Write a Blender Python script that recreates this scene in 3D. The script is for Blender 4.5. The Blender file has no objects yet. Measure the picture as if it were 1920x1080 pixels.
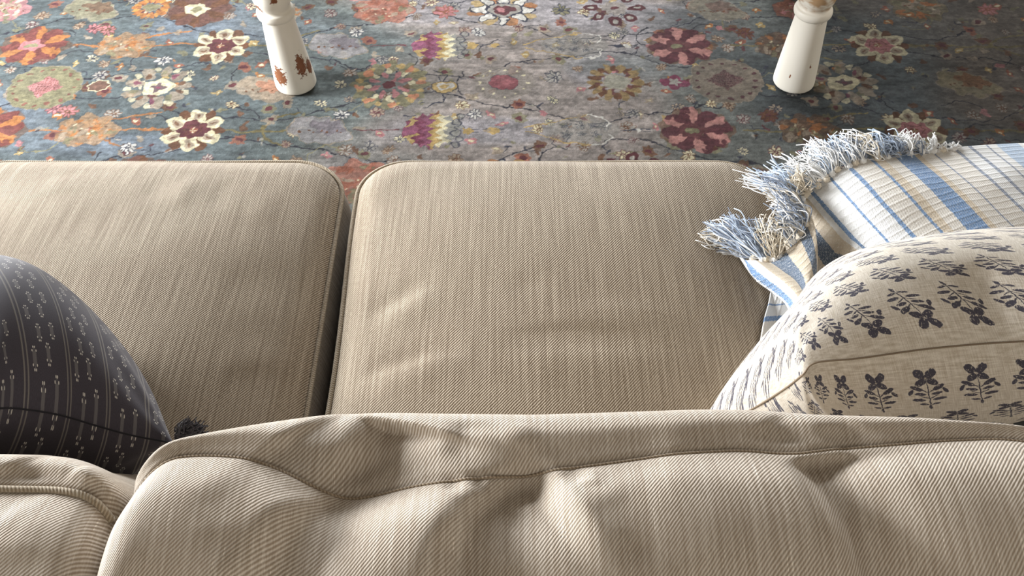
import bpy, bmesh, math, random
import numpy as np
from mathutils import Vector, Matrix, noise as mn
R = math.radians
rnd = random.Random(7)
nrs = np.random.RandomState(11)
sc = bpy.context.scene
COL = sc.collection

# ------------------------------------------------------------------ camera, world, lights, exposure
F, PITCH, CZ = 1700.0, 50.5, 1.6
cam = bpy.data.cameras.new('camera'); cam.sensor_width = 36; cam.lens = F / 1920 * 36
cam.clip_start = 0.01
camo = bpy.data.objects.new('camera', cam); COL.objects.link(camo)
camo.location = (0, 0, CZ); camo.rotation_euler = (R(90 - PITCH), 0, 0)
sc.camera = camo

w = bpy.data.worlds.new('world'); sc.world = w; w.use_nodes = True
bg = w.node_tree.nodes['Background']
bg.inputs[0].default_value = (1.0, 0.86, 0.70, 1); bg.inputs[1].default_value = 0.175

def area(name, loc, target, sx, sy, power, col):
    l = bpy.data.lights.new(name, 'AREA'); l.shape = 'RECTANGLE'; l.size = sx; l.size_y = sy
    l.energy = power; l.color = col
    o = bpy.data.objects.new(name, l); COL.objects.link(o); o.location = loc
    d = Vector(target) - Vector(loc); o.rotation_euler = d.to_track_quat('-Z', 'Y').to_euler()
    return o
area('window_light_left', (-3.1, 1.8, 1.12), (0.1, 0.9, 0.5), 1.2, .9, 335, (0.96, 0.98, 1.0))
area('window_light_front', (-0.6, 4.6, 1.15), (0.0, 1.0, 0.5), 2.2, .9, 190, (0.92, 0.96, 1.0))

sc.view_settings.view_transform = 'Standard'; sc.view_settings.look = 'None'
sc.view_settings.exposure = 0.0; sc.view_settings.gamma = 1.0
sc.view_settings.use_curve_mapping = False

# ------------------------------------------------------------------ helpers
CT, ST = math.cos(R(PITCH)), math.sin(R(PITCH))
def at(px, py, z):
    """world point seen at a pixel of the 1920x1080 frame, at height z"""
    a = (px - 960) / F; b = (540 - py) / F
    d = (a, CT + b * ST, -ST + b * CT)
    t = (z - CZ) / d[2]
    return Vector((a * t, d[1] * t, z))
def proj(p):
    x, y, z = p[0], p[1], p[2] - CZ
    zc = y * CT - z * ST
    return 960 + F * x / zc, 540 - F * (y * ST + z * CT) / zc
def srgb(c):
    c = np.asarray(c, float) / 255.0
    return np.where(c <= 0.04045, c / 12.92, ((c + 0.055) / 1.055) ** 2.4)
def hexc(r, g, b):
    v = srgb([r, g, b]); return (float(v[0]), float(v[1]), float(v[2]), 1)

def empty(name, loc=(0, 0, 0)):
    o = bpy.data.objects.new(name, None); COL.objects.link(o); o.location = loc
    o.empty_display_size = 0.1
    return o
def tag(o, label=None, cat=None, group=None, kind=None):
    if label: o['label'] = label
    if cat: o['category'] = cat
    if group: o['group'] = group
    if kind: o['kind'] = kind
    return o
def mesh_obj(name, verts, faces, mat=None, parent=None, uv=None, smooth=True):
    """verts: world coordinates; faces list; uv per vertex (Nx2)"""
    me = bpy.data.meshes.new(name)
    verts = np.asarray(verts, dtype=np.float32)
    fs = np.asarray(faces, dtype=np.int32) if not isinstance(faces, list) else None
    if fs is not None and fs.ndim == 2:
        me.vertices.add(len(verts)); me.vertices.foreach_set('co', verts.ravel())
        n, k = fs.shape
        me.loops.add(n * k); me.loops.foreach_set('vertex_index', fs.ravel())
        me.polygons.add(n); me.polygons.foreach_set('loop_start', np.arange(0, n * k, k, dtype=np.int32))
        me.update(calc_edges=True)
    else:
        me.from_pydata([tuple(v) for v in verts], [], faces)
    if uv is not None:
        lay = me.uv_layers.new(name='UVMap')
        vi = np.empty(len(me.loops), dtype=np.int32); me.loops.foreach_get('vertex_index', vi)
        lay.data.foreach_set('uv', np.asarray(uv, dtype=np.float32)[vi].ravel())
    if smooth:
        me.polygons.foreach_set('use_smooth', np.ones(len(me.polygons), dtype=bool))
    me.update(); me.validate()
    o = bpy.data.objects.new(name, me); COL.objects.link(o)
    if mat: me.materials.append(mat)
    if parent:
        o.parent = parent
        o.matrix_parent_inverse = Matrix.Translation(-Vector(parent.location)) if parent.parent is None else \
            (parent.matrix_parent_inverse.inverted() if False else Matrix.Identity(4))
    return o
def grid_faces(nu, nv, closed_u=False, base=0):
    """vertex index = base + i*nv + j"""
    I = np.arange(nu if closed_u else nu - 1); J = np.arange(nv - 1)
    ii, jj = np.meshgrid(I, J, indexing='ij'); i2 = (ii + 1) % nu
    a = ii * nv + jj; b = i2 * nv + jj; c = i2 * nv + jj + 1; d = ii * nv + jj + 1
    return np.stack([a, b, c, d], -1).reshape(-1, 4) + base
def tube_data(pts, r, seg=8, closed=False, rfun=None):
    P = np.asarray(pts, float); n = len(P)
    T = np.roll(P, -1, 0) - np.roll(P, 1, 0) if closed else np.gradient(P, axis=0)
    T /= np.linalg.norm(T, axis=1)[:, None] + 1e-12
    up = np.array([0, 0, 1.0]) if abs(T[0][2]) < .9 else np.array([1.0, 0, 0])
    N = np.zeros_like(P); v = np.cross(T[0], up); v /= np.linalg.norm(v)
    for i in range(n):
        v = v - T[i] * v.dot(T[i]); v /= np.linalg.norm(v) + 1e-12; N[i] = v
    B = np.cross(T, N)
    ang = np.linspace(0, 2 * math.pi, seg, endpoint=False)
    rr = np.full(n, r) if rfun is None else np.array([rfun(i / (n - 1)) * r for i in range(n)])
    V = P[:, None, :] + rr[:, None, None] * (np.cos(ang)[None, :, None] * N[:, None, :] + np.sin(ang)[None, :, None] * B[:, None, :])
    V = V.reshape(-1, 3)
    fs = []
    for i in range(n if closed else n - 1):
        i2 = (i + 1) % n
        for j in range(seg):
            j2 = (j + 1) % seg
            fs.append((i * seg + j, i2 * seg + j, i2 * seg + j2, i * seg + j2))
    L = np.concatenate([[0], np.cumsum(np.linalg.norm(np.diff(P, axis=0), axis=1))])
    UV = np.stack([np.repeat(L, seg), np.tile(ang * r, n)], -1)
    return V, np.array(fs), UV
def tube(name, pts, r, mat, parent, seg=8, closed=False, rfun=None):
    V, f, UV = tube_data(pts, r, seg, closed, rfun)
    return mesh_obj(name, V, f, mat, parent, UV)
def catmull(P, n, closed=False):
    """P: (k,dim) control points -> n samples"""
    P = np.asarray(P, float); k = len(P)
    if closed:
        t = np.linspace(0, k, n, endpoint=False); idx = np.floor(t).astype(int); f = t - idx
        g = lambda o: P[(idx + o) % k]
    else:
        t = np.linspace(0, k - 1, n); idx = np.minimum(np.floor(t).astype(int), k - 2); f = t - idx
        Q = np.concatenate([(2 * P[0] - P[1])[None], P, (2 * P[-1] - P[-2])[None]])
        g = lambda o: Q[idx + 1 + o]
    f = f.reshape(-1, *([1] * (P.ndim - 1)))
    a, b, c, d = g(-1), g(0), g(1), g(2)
    return 0.5 * ((2 * b) + (-a + c) * f + (2 * a - 5 * b + 4 * c - d) * f ** 2 + (-a + 3 * b - 3 * c + d) * f ** 3)
def smoothstep(a, b, x):
    t = np.clip((x - a) / (b - a), 0, 1); return t * t * (3 - 2 * t)
def vnoise(shape, cells, rs):
    """smooth value noise on a grid"""
    cy, cx = cells
    g = rs.rand(cy + 2, cx + 2)
    y = np.linspace(0, cy, shape[0], endpoint=False); x = np.linspace(0, cx, shape[1], endpoint=False)
    yi = y.astype(int); xi = x.astype(int); fy = y - yi; fx = x - xi
    fy = fy * fy * (3 - 2 * fy); fx = fx * fx * (3 - 2 * fx)
    a = g[np.ix_(yi, xi)]; b = g[np.ix_(yi, xi + 1)]; c = g[np.ix_(yi + 1, xi)]; d = g[np.ix_(yi + 1, xi + 1)]
    fx = fx[None, :]; fy = fy[:, None]
    return (a * (1 - fx) + b * fx) * (1 - fy) + (c * (1 - fx) + d * fx) * fy
class SN:
    """cheap smooth noise of world coordinates: sum of sines"""
    def __init__(s, seed, freq, n=9, dim=3):
        r = np.random.RandomState(seed); d = r.randn(n, dim); d /= np.linalg.norm(d, axis=1)[:, None]
        s.k = d * freq * (0.5 + r.rand(n, 1)); s.p = r.rand(n) * 6.28; s.n = n
    def __call__(s, P):
        return np.sin(P @ s.k.T + s.p).sum(-1) / math.sqrt(s.n)

# ------------------------------------------------------------------ materials
class NT:
    def __init__(s, name, rough=0.9, sheen=0.0, spec=0.2):
        s.m = bpy.data.materials.new(name); s.m.use_nodes = True
        s.t = s.m.node_tree; s.b = s.t.nodes['Principled BSDF']
        s.b.inputs['Roughness'].default_value = rough
        s.b.inputs['Specular IOR Level'].default_value = spec
        s.b.inputs['Sheen Weight'].default_value = sheen
        s.b.inputs['Sheen Roughness'].default_value = 0.5
    def n(s, typ, **kw):
        nd = s.t.nodes.new(typ)
        for k, v in kw.items(): setattr(nd, k, v)
        return nd
    def link(s, a, b): s.t.links.new(a, b)
    def _in(s, nd, i, v):
        if v is None: return
        if hasattr(v, 'is_output') or isinstance(v, bpy.types.NodeSocket): s.link(v, nd.inputs[i])
        else: nd.inputs[i].default_value = v
    def math(s, op, a, b=None, c=None, clamp=False):
        nd = s.n('ShaderNodeMath', operation=op); nd.use_clamp = clamp
        s._in(nd, 0, a); s._in(nd, 1, b); s._in(nd, 2, c); return nd.outputs[0]
    def mix(s, f, a, b, typ='MIX'):
        nd = s.n('ShaderNodeMix', data_type='RGBA', blend_type=typ)
        s._in(nd, 0, f); s._in(nd, 6, a); s._in(nd, 7, b); return nd.outputs[2]
    def uv(s):
        nd = s.n('ShaderNodeUVMap'); nd.uv_map = 'UVMap'; return nd.outputs[0]
    def obj(s): return s.n('ShaderNodeTexCoord').outputs['Object']
    def sep(s, v):
        nd = s.n('ShaderNodeSeparateXYZ'); s.link(v, nd.inputs[0]); return nd.outputs
    def comb(s, x, y, z=0.0):
        nd = s.n('ShaderNodeCombineXYZ'); s._in(nd, 0, x); s._in(nd, 1, y); s._in(nd, 2, z); return nd.outputs[0]
    def map(s, v, loc=(0, 0, 0), rot=(0, 0, 0), scale=(1, 1, 1), typ='POINT'):
        nd = s.n('ShaderNodeMapping', vector_type=typ); s.link(v, nd.inputs[0])
        if typ != 'VECTOR' or True:
            nd.inputs[1].default_value = loc
        nd.inputs[2].default_value = rot; nd.inputs[3].default_value = scale; return nd.outputs[0]
    def noise(s, v, scale=1.0, detail=2.0, rough=0.5):
        nd = s.n('ShaderNodeTexNoise'); s.link(v, nd.inputs['Vector'])
        nd.inputs['Scale'].default_value = scale; nd.inputs['Detail'].default_value = detail
        nd.inputs['Roughness'].default_value = rough; return nd.outputs['Fac']
    def ramp(s, f, stops, interp='LINEAR'):
        nd = s.n('ShaderNodeValToRGB'); s.link(f, nd.inputs[0]); cr = nd.color_ramp; cr.interpolation = interp
        while len(cr.elements) < len(stops): cr.elements.new(0.5)
        for e, (p, c) in zip(cr.elements, stops):
            e.position = p; e.color = c if len(c) == 4 else (*c, 1)
        return nd.outputs[0]
    def step(s, v, a, b):
        nd = s.n('ShaderNodeMapRange', interpolation_type='SMOOTHSTEP'); s._in(nd, 0, v)
        nd.inputs[1].default_value = a; nd.inputs[2].default_value = b; return nd.outputs[0]
    def bump(s, h, dist, strength=1.0, normal=None):
        nd = s.n('ShaderNodeBump'); nd.inputs['Strength'].default_value = strength
        nd.inputs['Distance'].default_value = dist; s.link(h, nd.inputs['Height'])
        if normal: s.link(normal, nd.inputs['Normal'])
        return nd.outputs[0]
    def out(s, col, nrm=None):
        s._in(s.b, 'Base Color', col)
        if nrm: s.link(nrm, s.b.inputs['Normal'])
        return s.m

def twill(name, light, dark, period=0.0030, ang=50.0, bump=0.0006, slub=0.6):
    """woven twill: diagonal ribs, light slubs along the warp"""
    t = NT(name, 0.85, 0.15)
    uv = t.uv()
    wob = t.noise(t.map(uv, scale=(60, 60, 1)), 1, 2)
    x, y, _ = t.sep(uv)
    ph = t.math('MULTIPLY', t.math('ADD', t.math('MULTIPLY', x, -math.sin(R(ang))), t.math('MULTIPLY', y, math.cos(R(ang)))), 2 * math.pi / period)
    ph = t.math('ADD', ph, t.math('MULTIPLY', wob, 3.5))
    rib = t.math('MULTIPLY_ADD', t.math('SINE', ph), 0.5, 0.5)
    # beads of yarn along the rib
    al = t.math('MULTIPLY', x, 2 * math.pi / (period * 0.72))
    bead = t.math('MULTIPLY_ADD', t.math('SINE', al), 0.5, 0.5)
    yarn = t.noise(t.map(uv, scale=(1100, 130, 1)), 1, 1)          # irregular warp yarn
    streak = t.noise(t.map(uv, scale=(260, 7, 1)), 1, 2)
    slb = t.math('MULTIPLY', t.step(t.noise(t.map(uv, loc=(3, 1, 0), scale=(420, 22, 1)), 1, 1), 0.66, 0.78), slub)
    wide = t.noise(t.map(uv, scale=(9, 9, 1)), 1, 2)
    v = t.math('MULTIPLY_ADD', bead, 0.05, t.math('MULTIPLY', rib, 0.75))
    v = t.math('ADD', v, t.math('MULTIPLY', t.math('SUBTRACT', yarn, 0.5), 0.7))
    v = t.math('ADD', v, t.math('MULTIPLY', t.math('SUBTRACT', streak, 0.5), 0.95))
    v = t.math('ADD', v, t.math('MULTIPLY', t.math('SUBTRACT', wide, 0.5), 0.15), clamp=True)
    col = t.mix(v, dark, light)
    hi = tuple(min(1, c * 1.42) for c in light[:3]) + (1,)
    col = t.mix(t.math('MULTIPLY', slb, t.math('POWER', rib, 1.5)), col, hi)
    h = t.math('MULTIPLY_ADD', slb, 0.6, t.math('MULTIPLY_ADD', yarn, 0.35, rib))
    return t.out(col, t.bump(h, bump, 0.8))
M = {}
M['seat'] = twill('beige_twill_seat', (0.53, 0.45, 0.345, 1), (0.145, 0.102, 0.062, 1), 0.0033)  # same cloth as the backs, darker and warmer: the seats' shade is in the colour
M['back'] = twill('beige_twill_back', (0.69, 0.625, 0.54, 1), (0.31, 0.245, 0.18, 1), 0.0027, bump=0.0004, slub=0.8)  # lighter copy of the twill, brighter light on the backs put in the colour
M['pipe'] = twill('beige_twill_piping', (0.50, 0.43, 0.33, 1), (0.27, 0.21, 0.14, 1), 0.0030, 60)
M['seam'] = twill('beige_seam_welt', (0.46, 0.38, 0.28, 1), (0.24, 0.175, 0.115, 1), 0.0030, 60)

def wood_floor():
    t = NT('oak_floor', 0.45); p = t.obj()
    n = t.noise(t.map(p, scale=(2, 30, 2)), 1, 4)
    return t.out(t.mix(n, (0.20, 0.12, 0.06, 1), (0.36, 0.24, 0.13, 1)))
M['floor'] = wood_floor()
def paint(name, chips, brown_wash=None):
    """cream chipped paint; chips = [(x,y,z,rx,rz)] in object coordinates where brown wood shows"""
    t = NT(name, 0.42, 0.0, 0.4); p = t.obj()
    n = t.noise(t.map(p, scale=(14, 14, 5)), 1, 4)
    base = t.mix(n, (0.72, 0.68, 0.58, 1), (0.83, 0.80, 0.73, 1))
    jag = t.noise(p, 130, 4, 0.7)
    wood = t.mix(t.noise(t.map(p, scale=(150, 150, 20)), 1, 2), (0.13, 0.045, 0.02, 1), (0.30, 0.12, 0.055, 1))
    m = None
    for (x, y, z, rx, rz) in chips:
        L = t.n('ShaderNodeVectorMath', operation='LENGTH')
        t.link(t.map(p, loc=(x, y, z), scale=(rx, rx, rz), typ='TEXTURE'), L.inputs[0])
        d = t.math('ADD', L.outputs['Value'], t.math('MULTIPLY', t.math('SUBTRACT', jag, 0.5), 2.6))
        k = t.math('SUBTRACT', 1.0, t.step(d, 0.86, 0.96))
        m = k if m is None else t.math('MAXIMUM', m, k)
    fine = t.step(t.noise(t.map(p, loc=(4, 2, 1), scale=(70, 70, 30)), 1, 3, 0.7), 0.735, 0.75)
    m = t.math('MAXIMUM', m, t.math('MULTIPLY', fine, 0.8)) if m is not None else fine
    col = t.mix(m, base, wood)
    if brown_wash:
        x, y, z = t.sep(p)
        g = t.math('MULTIPLY', t.step(z, brown_wash, brown_wash + 0.012), t.step(t.noise(t.map(p, scale=(30, 30, 60)), 1, 3), 0.35, 0.6))
        col = t.mix(t.math('MULTIPLY', g, 0.85), col, (0.36, 0.20, 0.07, 1))
    h = t.math('MULTIPLY_ADD', m, -1.0, t.math('MULTIPLY', n, 0.3))
    return t.out(col, t.bump(h, 0.0012, 0.8))

# ------------------------------------------------------------------ floor
def box_verts(x0, x1, y0, y1, z0, z1):
    v = [(x, y, z) for x in (x0, x1) for y in (y0, y1) for z in (z0, z1)]
    f = [(0, 1, 3, 2), (4, 6, 7, 5), (0, 4, 5, 1), (2, 3, 7, 6), (0, 2, 6, 4), (1, 5, 7, 3)]
    return v, f
v, f = box_verts(-3.2, 3.2, -1.2, 5.0, -0.05, 0.0)
fl = mesh_obj('floor', v, f, M['floor'], smooth=False); tag(fl, kind='structure')

def wall_paint():
    t = NT('warm_white_wall', 0.8); n = t.noise(t.obj(), 60, 3)
    return t.out(t.mix(n, (0.66, 0.61, 0.54, 1), (0.70, 0.65, 0.58, 1)), t.bump(n, .001, .3))
M['wall'] = wall_paint()
for nm, b_ in (('wall_right', (2.70, 2.82, -1.2, 5.0, 0, 2.6)), ('wall_back', (-3.2, 2.82, -1.32, -1.2, 0, 2.6)), ('baseboard_right', (2.682, 2.70, -1.2, 5.0, 0, .14)), ('baseboard_back', (-3.2, 2.70, -1.2, -1.182, 0, .14))):
    v, f = box_verts(*b_); tag(mesh_obj(nm, v, f, M['wall'], smooth=False), kind='structure')

# ------------------------------------------------------------------ rug: pile coloured knot by knot
RZ = 0.012
def build_rug():
    gx = np.concatenate([np.linspace(-2.4, -1.75, 70)[:-1], np.arange(-1.75, 1.75, 0.0021), np.linspace(1.75, 2.4, 70)])
    gy = np.concatenate([np.linspace(-0.4, 1.47, 50)[:-1], np.arange(1.47, 2.62, 0.0027), np.linspace(2.62, 3.6, 130)])
    nx, ny = len(gx), len(gy)
    X, Y = np.meshgrid(gx, gy, indexing='ij')            # (nx, ny)
    # work canvas: even knots
    hx, hy = 0.0021, 0.0027
    wx = np.arange(-1.75, 1.75, hx); wy = np.arange(1.47, 2.62, hy)
    A, B = np.meshgrid(wx, wy, indexing='ij'); sh = A.shape
    rs = np.random.RandomState(5)
    n1 = vnoise(sh, (150, 60), rs) - .5; n2 = vnoise(sh, (150, 60), rs) - .5
    n3 = vnoise(sh, (420, 160), rs) - .5; n4 = vnoise(sh, (420, 160), rs) - .5
    U = A + n1 * 0.012 + n3 * 0.006; V = B + n2 * 0.012 + n4 * 0.006
    # field: slate blue to the left, taupe in the middle, dark slate to the right (in part painted light falloff), abrash streaks
    blue = np.array([92, 102, 104.]); lblue = np.array([116, 127, 140.]); green = np.array([108, 116, 112.])
    taupe = np.array([156, 145, 138.]); lil = np.array([162, 157, 161.]); dark = np.array([70, 76, 78.]); brown = np.array([84, 72, 62.])
    big = vnoise(sh, (9, 7), rs); big2 = vnoise(sh, (14, 9), rs); ab = vnoise(sh, (6, 90), rs); ab2 = vnoise(sh, (26, 160), rs)
    C = np.zeros(sh + (3,))
    def lay(mask, col):
        m = np.clip(mask, 0, 1)[..., None]; C[:] = C * (1 - m) + np.asarray(col, float) * m
    lay(np.ones(sh), blue)
    lay(smoothstep(.55, .85, big) * .9, lblue)
    lay(smoothstep(-.9, -.45, A + (big2 - .5) * .4) * .75, green)
    lay(smoothstep(-.55, -.2, A + (big2 - .5) * .5), taupe)
    lay(smoothstep(-.55, -.2, A) * smoothstep(.5, .75, big2) * .8, lil)
    lay(smoothstep(.25, .6, A + (big - .5) * .5) * .8, green * .92)
    lay(smoothstep(.45, .95, A + (big2 - .5) * .5), dark)
    lay(smoothstep(.9, 1.4, A + (big - .5) * .6) * .7, brown)
    C *= (1 + (ab - .5) * .12 + (ab2 - .5) * .10 + (vnoise(sh, (60, 40), rs) - .5) * .22 + (vnoise(sh, (200, 130), rs) - .5) * .12)[..., None]

    def win(x, y, r):
        i0 = max(0, int((x - r - wx[0]) / hx)); i1 = min(sh[0], int((x + r - wx[0]) / hx) + 1)
        j0 = max(0, int((y - r - wy[0]) / hy)); j1 = min(sh[1], int((y + r - wy[0]) / hy) + 1)
        if i1 <= i0 or j1 <= j0: return None
        s = (slice(i0, i1), slice(j0, j1)); return s, U[s] - x, V[s] - y
    def fill(s, m, col, k=1.0):
        c = np.asarray(col, float) * (1 + (n3[s] * .25))[..., None] if False else np.asarray(col, float)
        mm = (np.clip(m, 0, 1) * k)[..., None]; C[s] = C[s] * (1 - mm) + c * mm
    E = 0.0015
    def soft(d): return np.clip(-d / E + .5, 0, 1)
    def ell(x, y, rx, ry, col, rot=0, k=1.0, wob=0, nw=6):
        g = win(x, y, max(rx, ry) * 1.3 + .01)
        if not g: return
        s, a, b = g; ca, sa = math.cos(rot), math.sin(rot); p = a * ca + b * sa; q = -a * sa + b * ca
        th = np.arctan2(q, p); d = np.sqrt((p / rx) ** 2 + (q / ry) ** 2) - 1 - wob * np.cos(nw * th)
        fill(s, soft(d * min(rx, ry)), col, k)
    def ringe(x, y, rx, ry, wd, col, rot=0, k=1.0, wob=0, nw=6):
        g = win(x, y, max(rx, ry) * 1.3 + .01)
        if not g: return
        s, a, b = g; ca, sa = math.cos(rot), math.sin(rot); p = a * ca + b * sa; q = -a * sa + b * ca
        th = np.arctan2(q, p); d = np.abs(np.sqrt((p / rx) ** 2 + (q / ry) ** 2) - 1 - wob * np.cos(nw * th)) * min(rx, ry) - wd
        fill(s, soft(d), col, k)
    def petals(x, y, n, rc, rl, rw, col, ph=0, k=1.0):
        for i in range(n):
            a = ph + 2 * math.pi * i / n
            ell(x + rc * math.cos(a), y + rc * math.sin(a), rl, rw, col, a, k)
    def line(pts, wd, col, k=1.0):
        P = catmull(pts, max(8, len(pts) * 10))
        for (x0, y0), (x1, y1) in zip(P[:-1], P[1:]):
            L = math.hypot(x1 - x0, y1 - y0)
            if L < 1e-6: continue
            g = win((x0 + x1) / 2, (y0 + y1) / 2, L / 2 + wd + .006)
            if not g: continue
            s, a, b = g; ux, uy = (x1 - x0) / L, (y1 - y0) / L
            t = np.clip(a * ux + b * uy, -L / 2, L / 2)
            d = np.hypot(a - t * ux, b - t * uy) - wd
            fill(s, soft(d), col, k)
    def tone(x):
        """light falloff painted into the motif dyes: darker towards the right border"""
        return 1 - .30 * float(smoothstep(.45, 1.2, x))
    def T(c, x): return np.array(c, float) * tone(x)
    CR = (219, 208, 168); MA = (104, 56, 60); BR = (112, 74, 52); OR = (182, 114, 62); OL = (134, 128, 96); PK = (190, 120, 122)
    TA = (166, 148, 126); GR = (168, 162, 152); WH = (214, 210, 200); NV = (58, 60, 74); GO = (190, 158, 96); RU = (160, 92, 70); PL = (128, 62, 84); LG = (150, 148, 140)

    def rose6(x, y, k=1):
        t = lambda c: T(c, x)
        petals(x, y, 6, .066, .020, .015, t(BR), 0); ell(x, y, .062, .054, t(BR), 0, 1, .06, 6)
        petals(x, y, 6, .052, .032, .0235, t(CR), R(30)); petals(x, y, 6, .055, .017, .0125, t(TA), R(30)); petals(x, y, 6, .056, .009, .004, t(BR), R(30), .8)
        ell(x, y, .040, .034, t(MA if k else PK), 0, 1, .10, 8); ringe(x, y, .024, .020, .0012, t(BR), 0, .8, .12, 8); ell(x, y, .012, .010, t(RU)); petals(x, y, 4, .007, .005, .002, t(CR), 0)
    def bigflower(x, y, c1, c2, c3):
        t = lambda c: T(c, x)
        ell(x, y, .10, .085, t(BR), 0, .55, .06, 9)
        petals(x, y, 8, .058, .036, .027, t(c1), R(10)); petals(x, y, 6, .062, .034, .013, t(c2), R(32)); petals(x, y, 6, .075, .014, .018, t(c2), R(32), .9)
        petals(x, y, 8, .082, .010, .007, t(c1), R(10), .9)
        ell(x - .01, y, .036, .028, t(c3), 0, 1, .14, 5); ell(x - .01, y, .018, .012, t(OL))
    def medallion(x, y, c1, c2, c3):
        t = lambda c: T(c, x)
        ell(x, y, .103, .098, t(c1), 0, 1, .012, 12); ringe(x, y, .103, .098, .0012, t(TA), 0, .6)
        for i in range(16):
            a = i * math.pi / 8; ell(x + .086 * math.cos(a), y + .080 * math.sin(a), .0065, .0055, t(c3), 0, .85)
        g = win(x, y, .07)
        if g:
            s, a, b = g; d = (np.abs(a) / .054 + np.abs(b) / .046) - 1 + .08 * np.cos(a * 500) * np.cos(b * 500)
            fill(s, soft(d * .04), t(c2), .9)
            m = (np.cos((a + b) * 420) * np.cos((a - b) * 420) > .25) & (d < -.05)
            fill(s, m.astype(float), t(c3), .8)
    def oval(x, y):
        t = lambda c: T(c, x)
        petals(x, y, 9, .07, .028, .016, t(TA), R(5), .8); petals(x, y, 9, .082, .012, .010, t(CR), R(25), .8)
        for i in range(10):
            a = i * .63 + .3; ell(x + .066 * math.cos(a), y + .06 * math.sin(a), .012, .008, t([BR, PL, OL][i % 3]), a, .8)
        ell(x, y, .046, .034, t(CR), .15, 1, .08, 5); ell(x + .002, y, .020, .016, t((110, 90, 92)), 0, 1, .25, 4); ell(x + .004, y, .008, .004, t(PL))
    def blob(x, y, c1, c2, r=.07, seed=0):
        t = lambda c: T(c, x); q = random.Random(seed)
        ell(x, y, r * 1.05, r * .85, t(c1), 0, .75, .10, 7)
        for i in range(34):
            a = q.random() * 6.28; d = q.random() ** .6 * r * .9
            ell(x + d * math.cos(a), y + d * .85 * math.sin(a), q.uniform(.006, .018) * r / .07, q.uniform(.004, .010) * r / .07, t(q.choice([c1, c2, c2, TA, OL])), q.random() * 3, .85, .15, 4)
        for i in range(10):
            a = q.random() * 6.28; d = q.random() * r * .8
            ell(x + d * math.cos(a), y + d * .8 * math.sin(a), .004, .003, t(q.choice([BR, CR, RU])), 0, .9)
        ringe(x, y, r * 1.07, r * .87, .001, t(NV), 0, .35, .10, 7)
    def zig(x, y):
        t = lambda c: T(c, x); cols = [PL, GO, PL, (150, 84, 110), GO, CR, LG]
        g = win(x, y, .12)
        if not g: return
        s, a, b = g
        prof = .066 * np.sqrt(np.clip(1 - ((a + .0) / .075) ** 2, 0, 1)) * (1 + .1 * np.cos(a * 260))
        inside = soft(np.abs(b) - prof)
        z = a + .010 * np.abs(((b * 38 + .25) % 1) * 2 - 1) * 2
        k = np.clip(((z + .075) / .15 * 7).astype(int), 0, 6)
        cc = np.array(cols, float)[k] * tone(x)
        m = inside[..., None]; C[s] = C[s] * (1 - m) + cc * m
        ell(x - .055, y, .022, .020, t((150, 84, 110)))
        for i in range(6):
            ringe(x + .068 + .008 * (i % 2), y - .055 + i * .022, .012, .010, .0014, t(NV), 0, .8)
            ell(x + .068 + .008 * (i % 2), y - .055 + i * .022, .010, .008, t(LG), 0, .8)
        line([(x - .09, y), (x - .2, y)], .0022, t(MA)); line([(x + .09, y + .006), (x + .19, y + .006)], .0012, t(NV)); line([(x + .09, y - .006), (x + .19, y - .006)], .0012, t(NV))
        ell(x + .10, y, .016, .012, t(GO), 0, 1, .2, 5); ell(x + .165, y, .016, .011, t(GO)); ell(x + .15, y, .008, .006, t(TA))
    def sixleaf(x, y):
        t = lambda c: T(c, x)
        ell(x, y, .10, .055, t(LG), 0, .45)
        for i in range(3):
            for j in (-1, 1): tiny(x - .04 + i * .038, y + j * .018, LG, NV, .013, 5)
        for j in (-1, 1):
            line([(x + .02, y + j * .062), (x + .06, y + j * .052), (x + .078, y + j * .03), (x + .068, y + j * .015)], .0022, t(WH))
            line([(x + .02, y + j * .062), (x - .03, y + j * .05), (x - .10, y + j * .025), (x - .15, y + j * .006)], .0016, t(GO))
            line([(x + .10, y), (x + .18, y + j * .004)], .0016, t(NV))
        ell(x + .15, y, .008, .008, t(WH))
    def tiny(x, y, c1, c2, r=.016, n=8):
        t = lambda c: T(c, x)
        petals(x, y, n, r * .68, r * .42, r * .26, t(c2), .2, .9); petals(x, y, n, r * .66, r * .34, r * .17, t(c1), .2); ell(x, y, r * .3, r * .26, t(c2)); ell(x, y, r * .14, r * .12, t(c1))
    def dragon(x, y, c1, c2):
        t = lambda c: T(c, x)
        ell(x, y, .085, .05, t(c1), -.35, .9, .08, 7); ell(x + .02, y + .012, .045, .028, t(c2), -.3, .85, .2, 6)
        ell(x - .06, y + .035, .022, .012, t(c1), .8, .9); ell(x + .06, y - .03, .03, .014, t(c1), .3, .9)
        ringe(x, y, .087, .052, .0013, t(TA), -.35, .8, .08, 7)
        for i in range(7): ell(x - .05 + i * .018, y - .01 + .008 * (i % 2), .004, .004, t(BR))
    def wreath(x, y, c1, c2, c3, r=.075):
        t = lambda c: T(c, x)
        petals(x, y, 10, r * .8, r * .3, r * .17, t(c1), 0); petals(x, y, 10, r * .82, r * .22, r * .11, t(c2), R(18)); petals(x, y, 10, r * .6, r * .12, r * .05, t(MA), R(9), .8)
        ell(x, y, r * .5, r * .42, t(c3), 0, 1, .04, 8); ringe(x, y, r * .5, r * .42, .001, t(TA), 0, .9)
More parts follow.
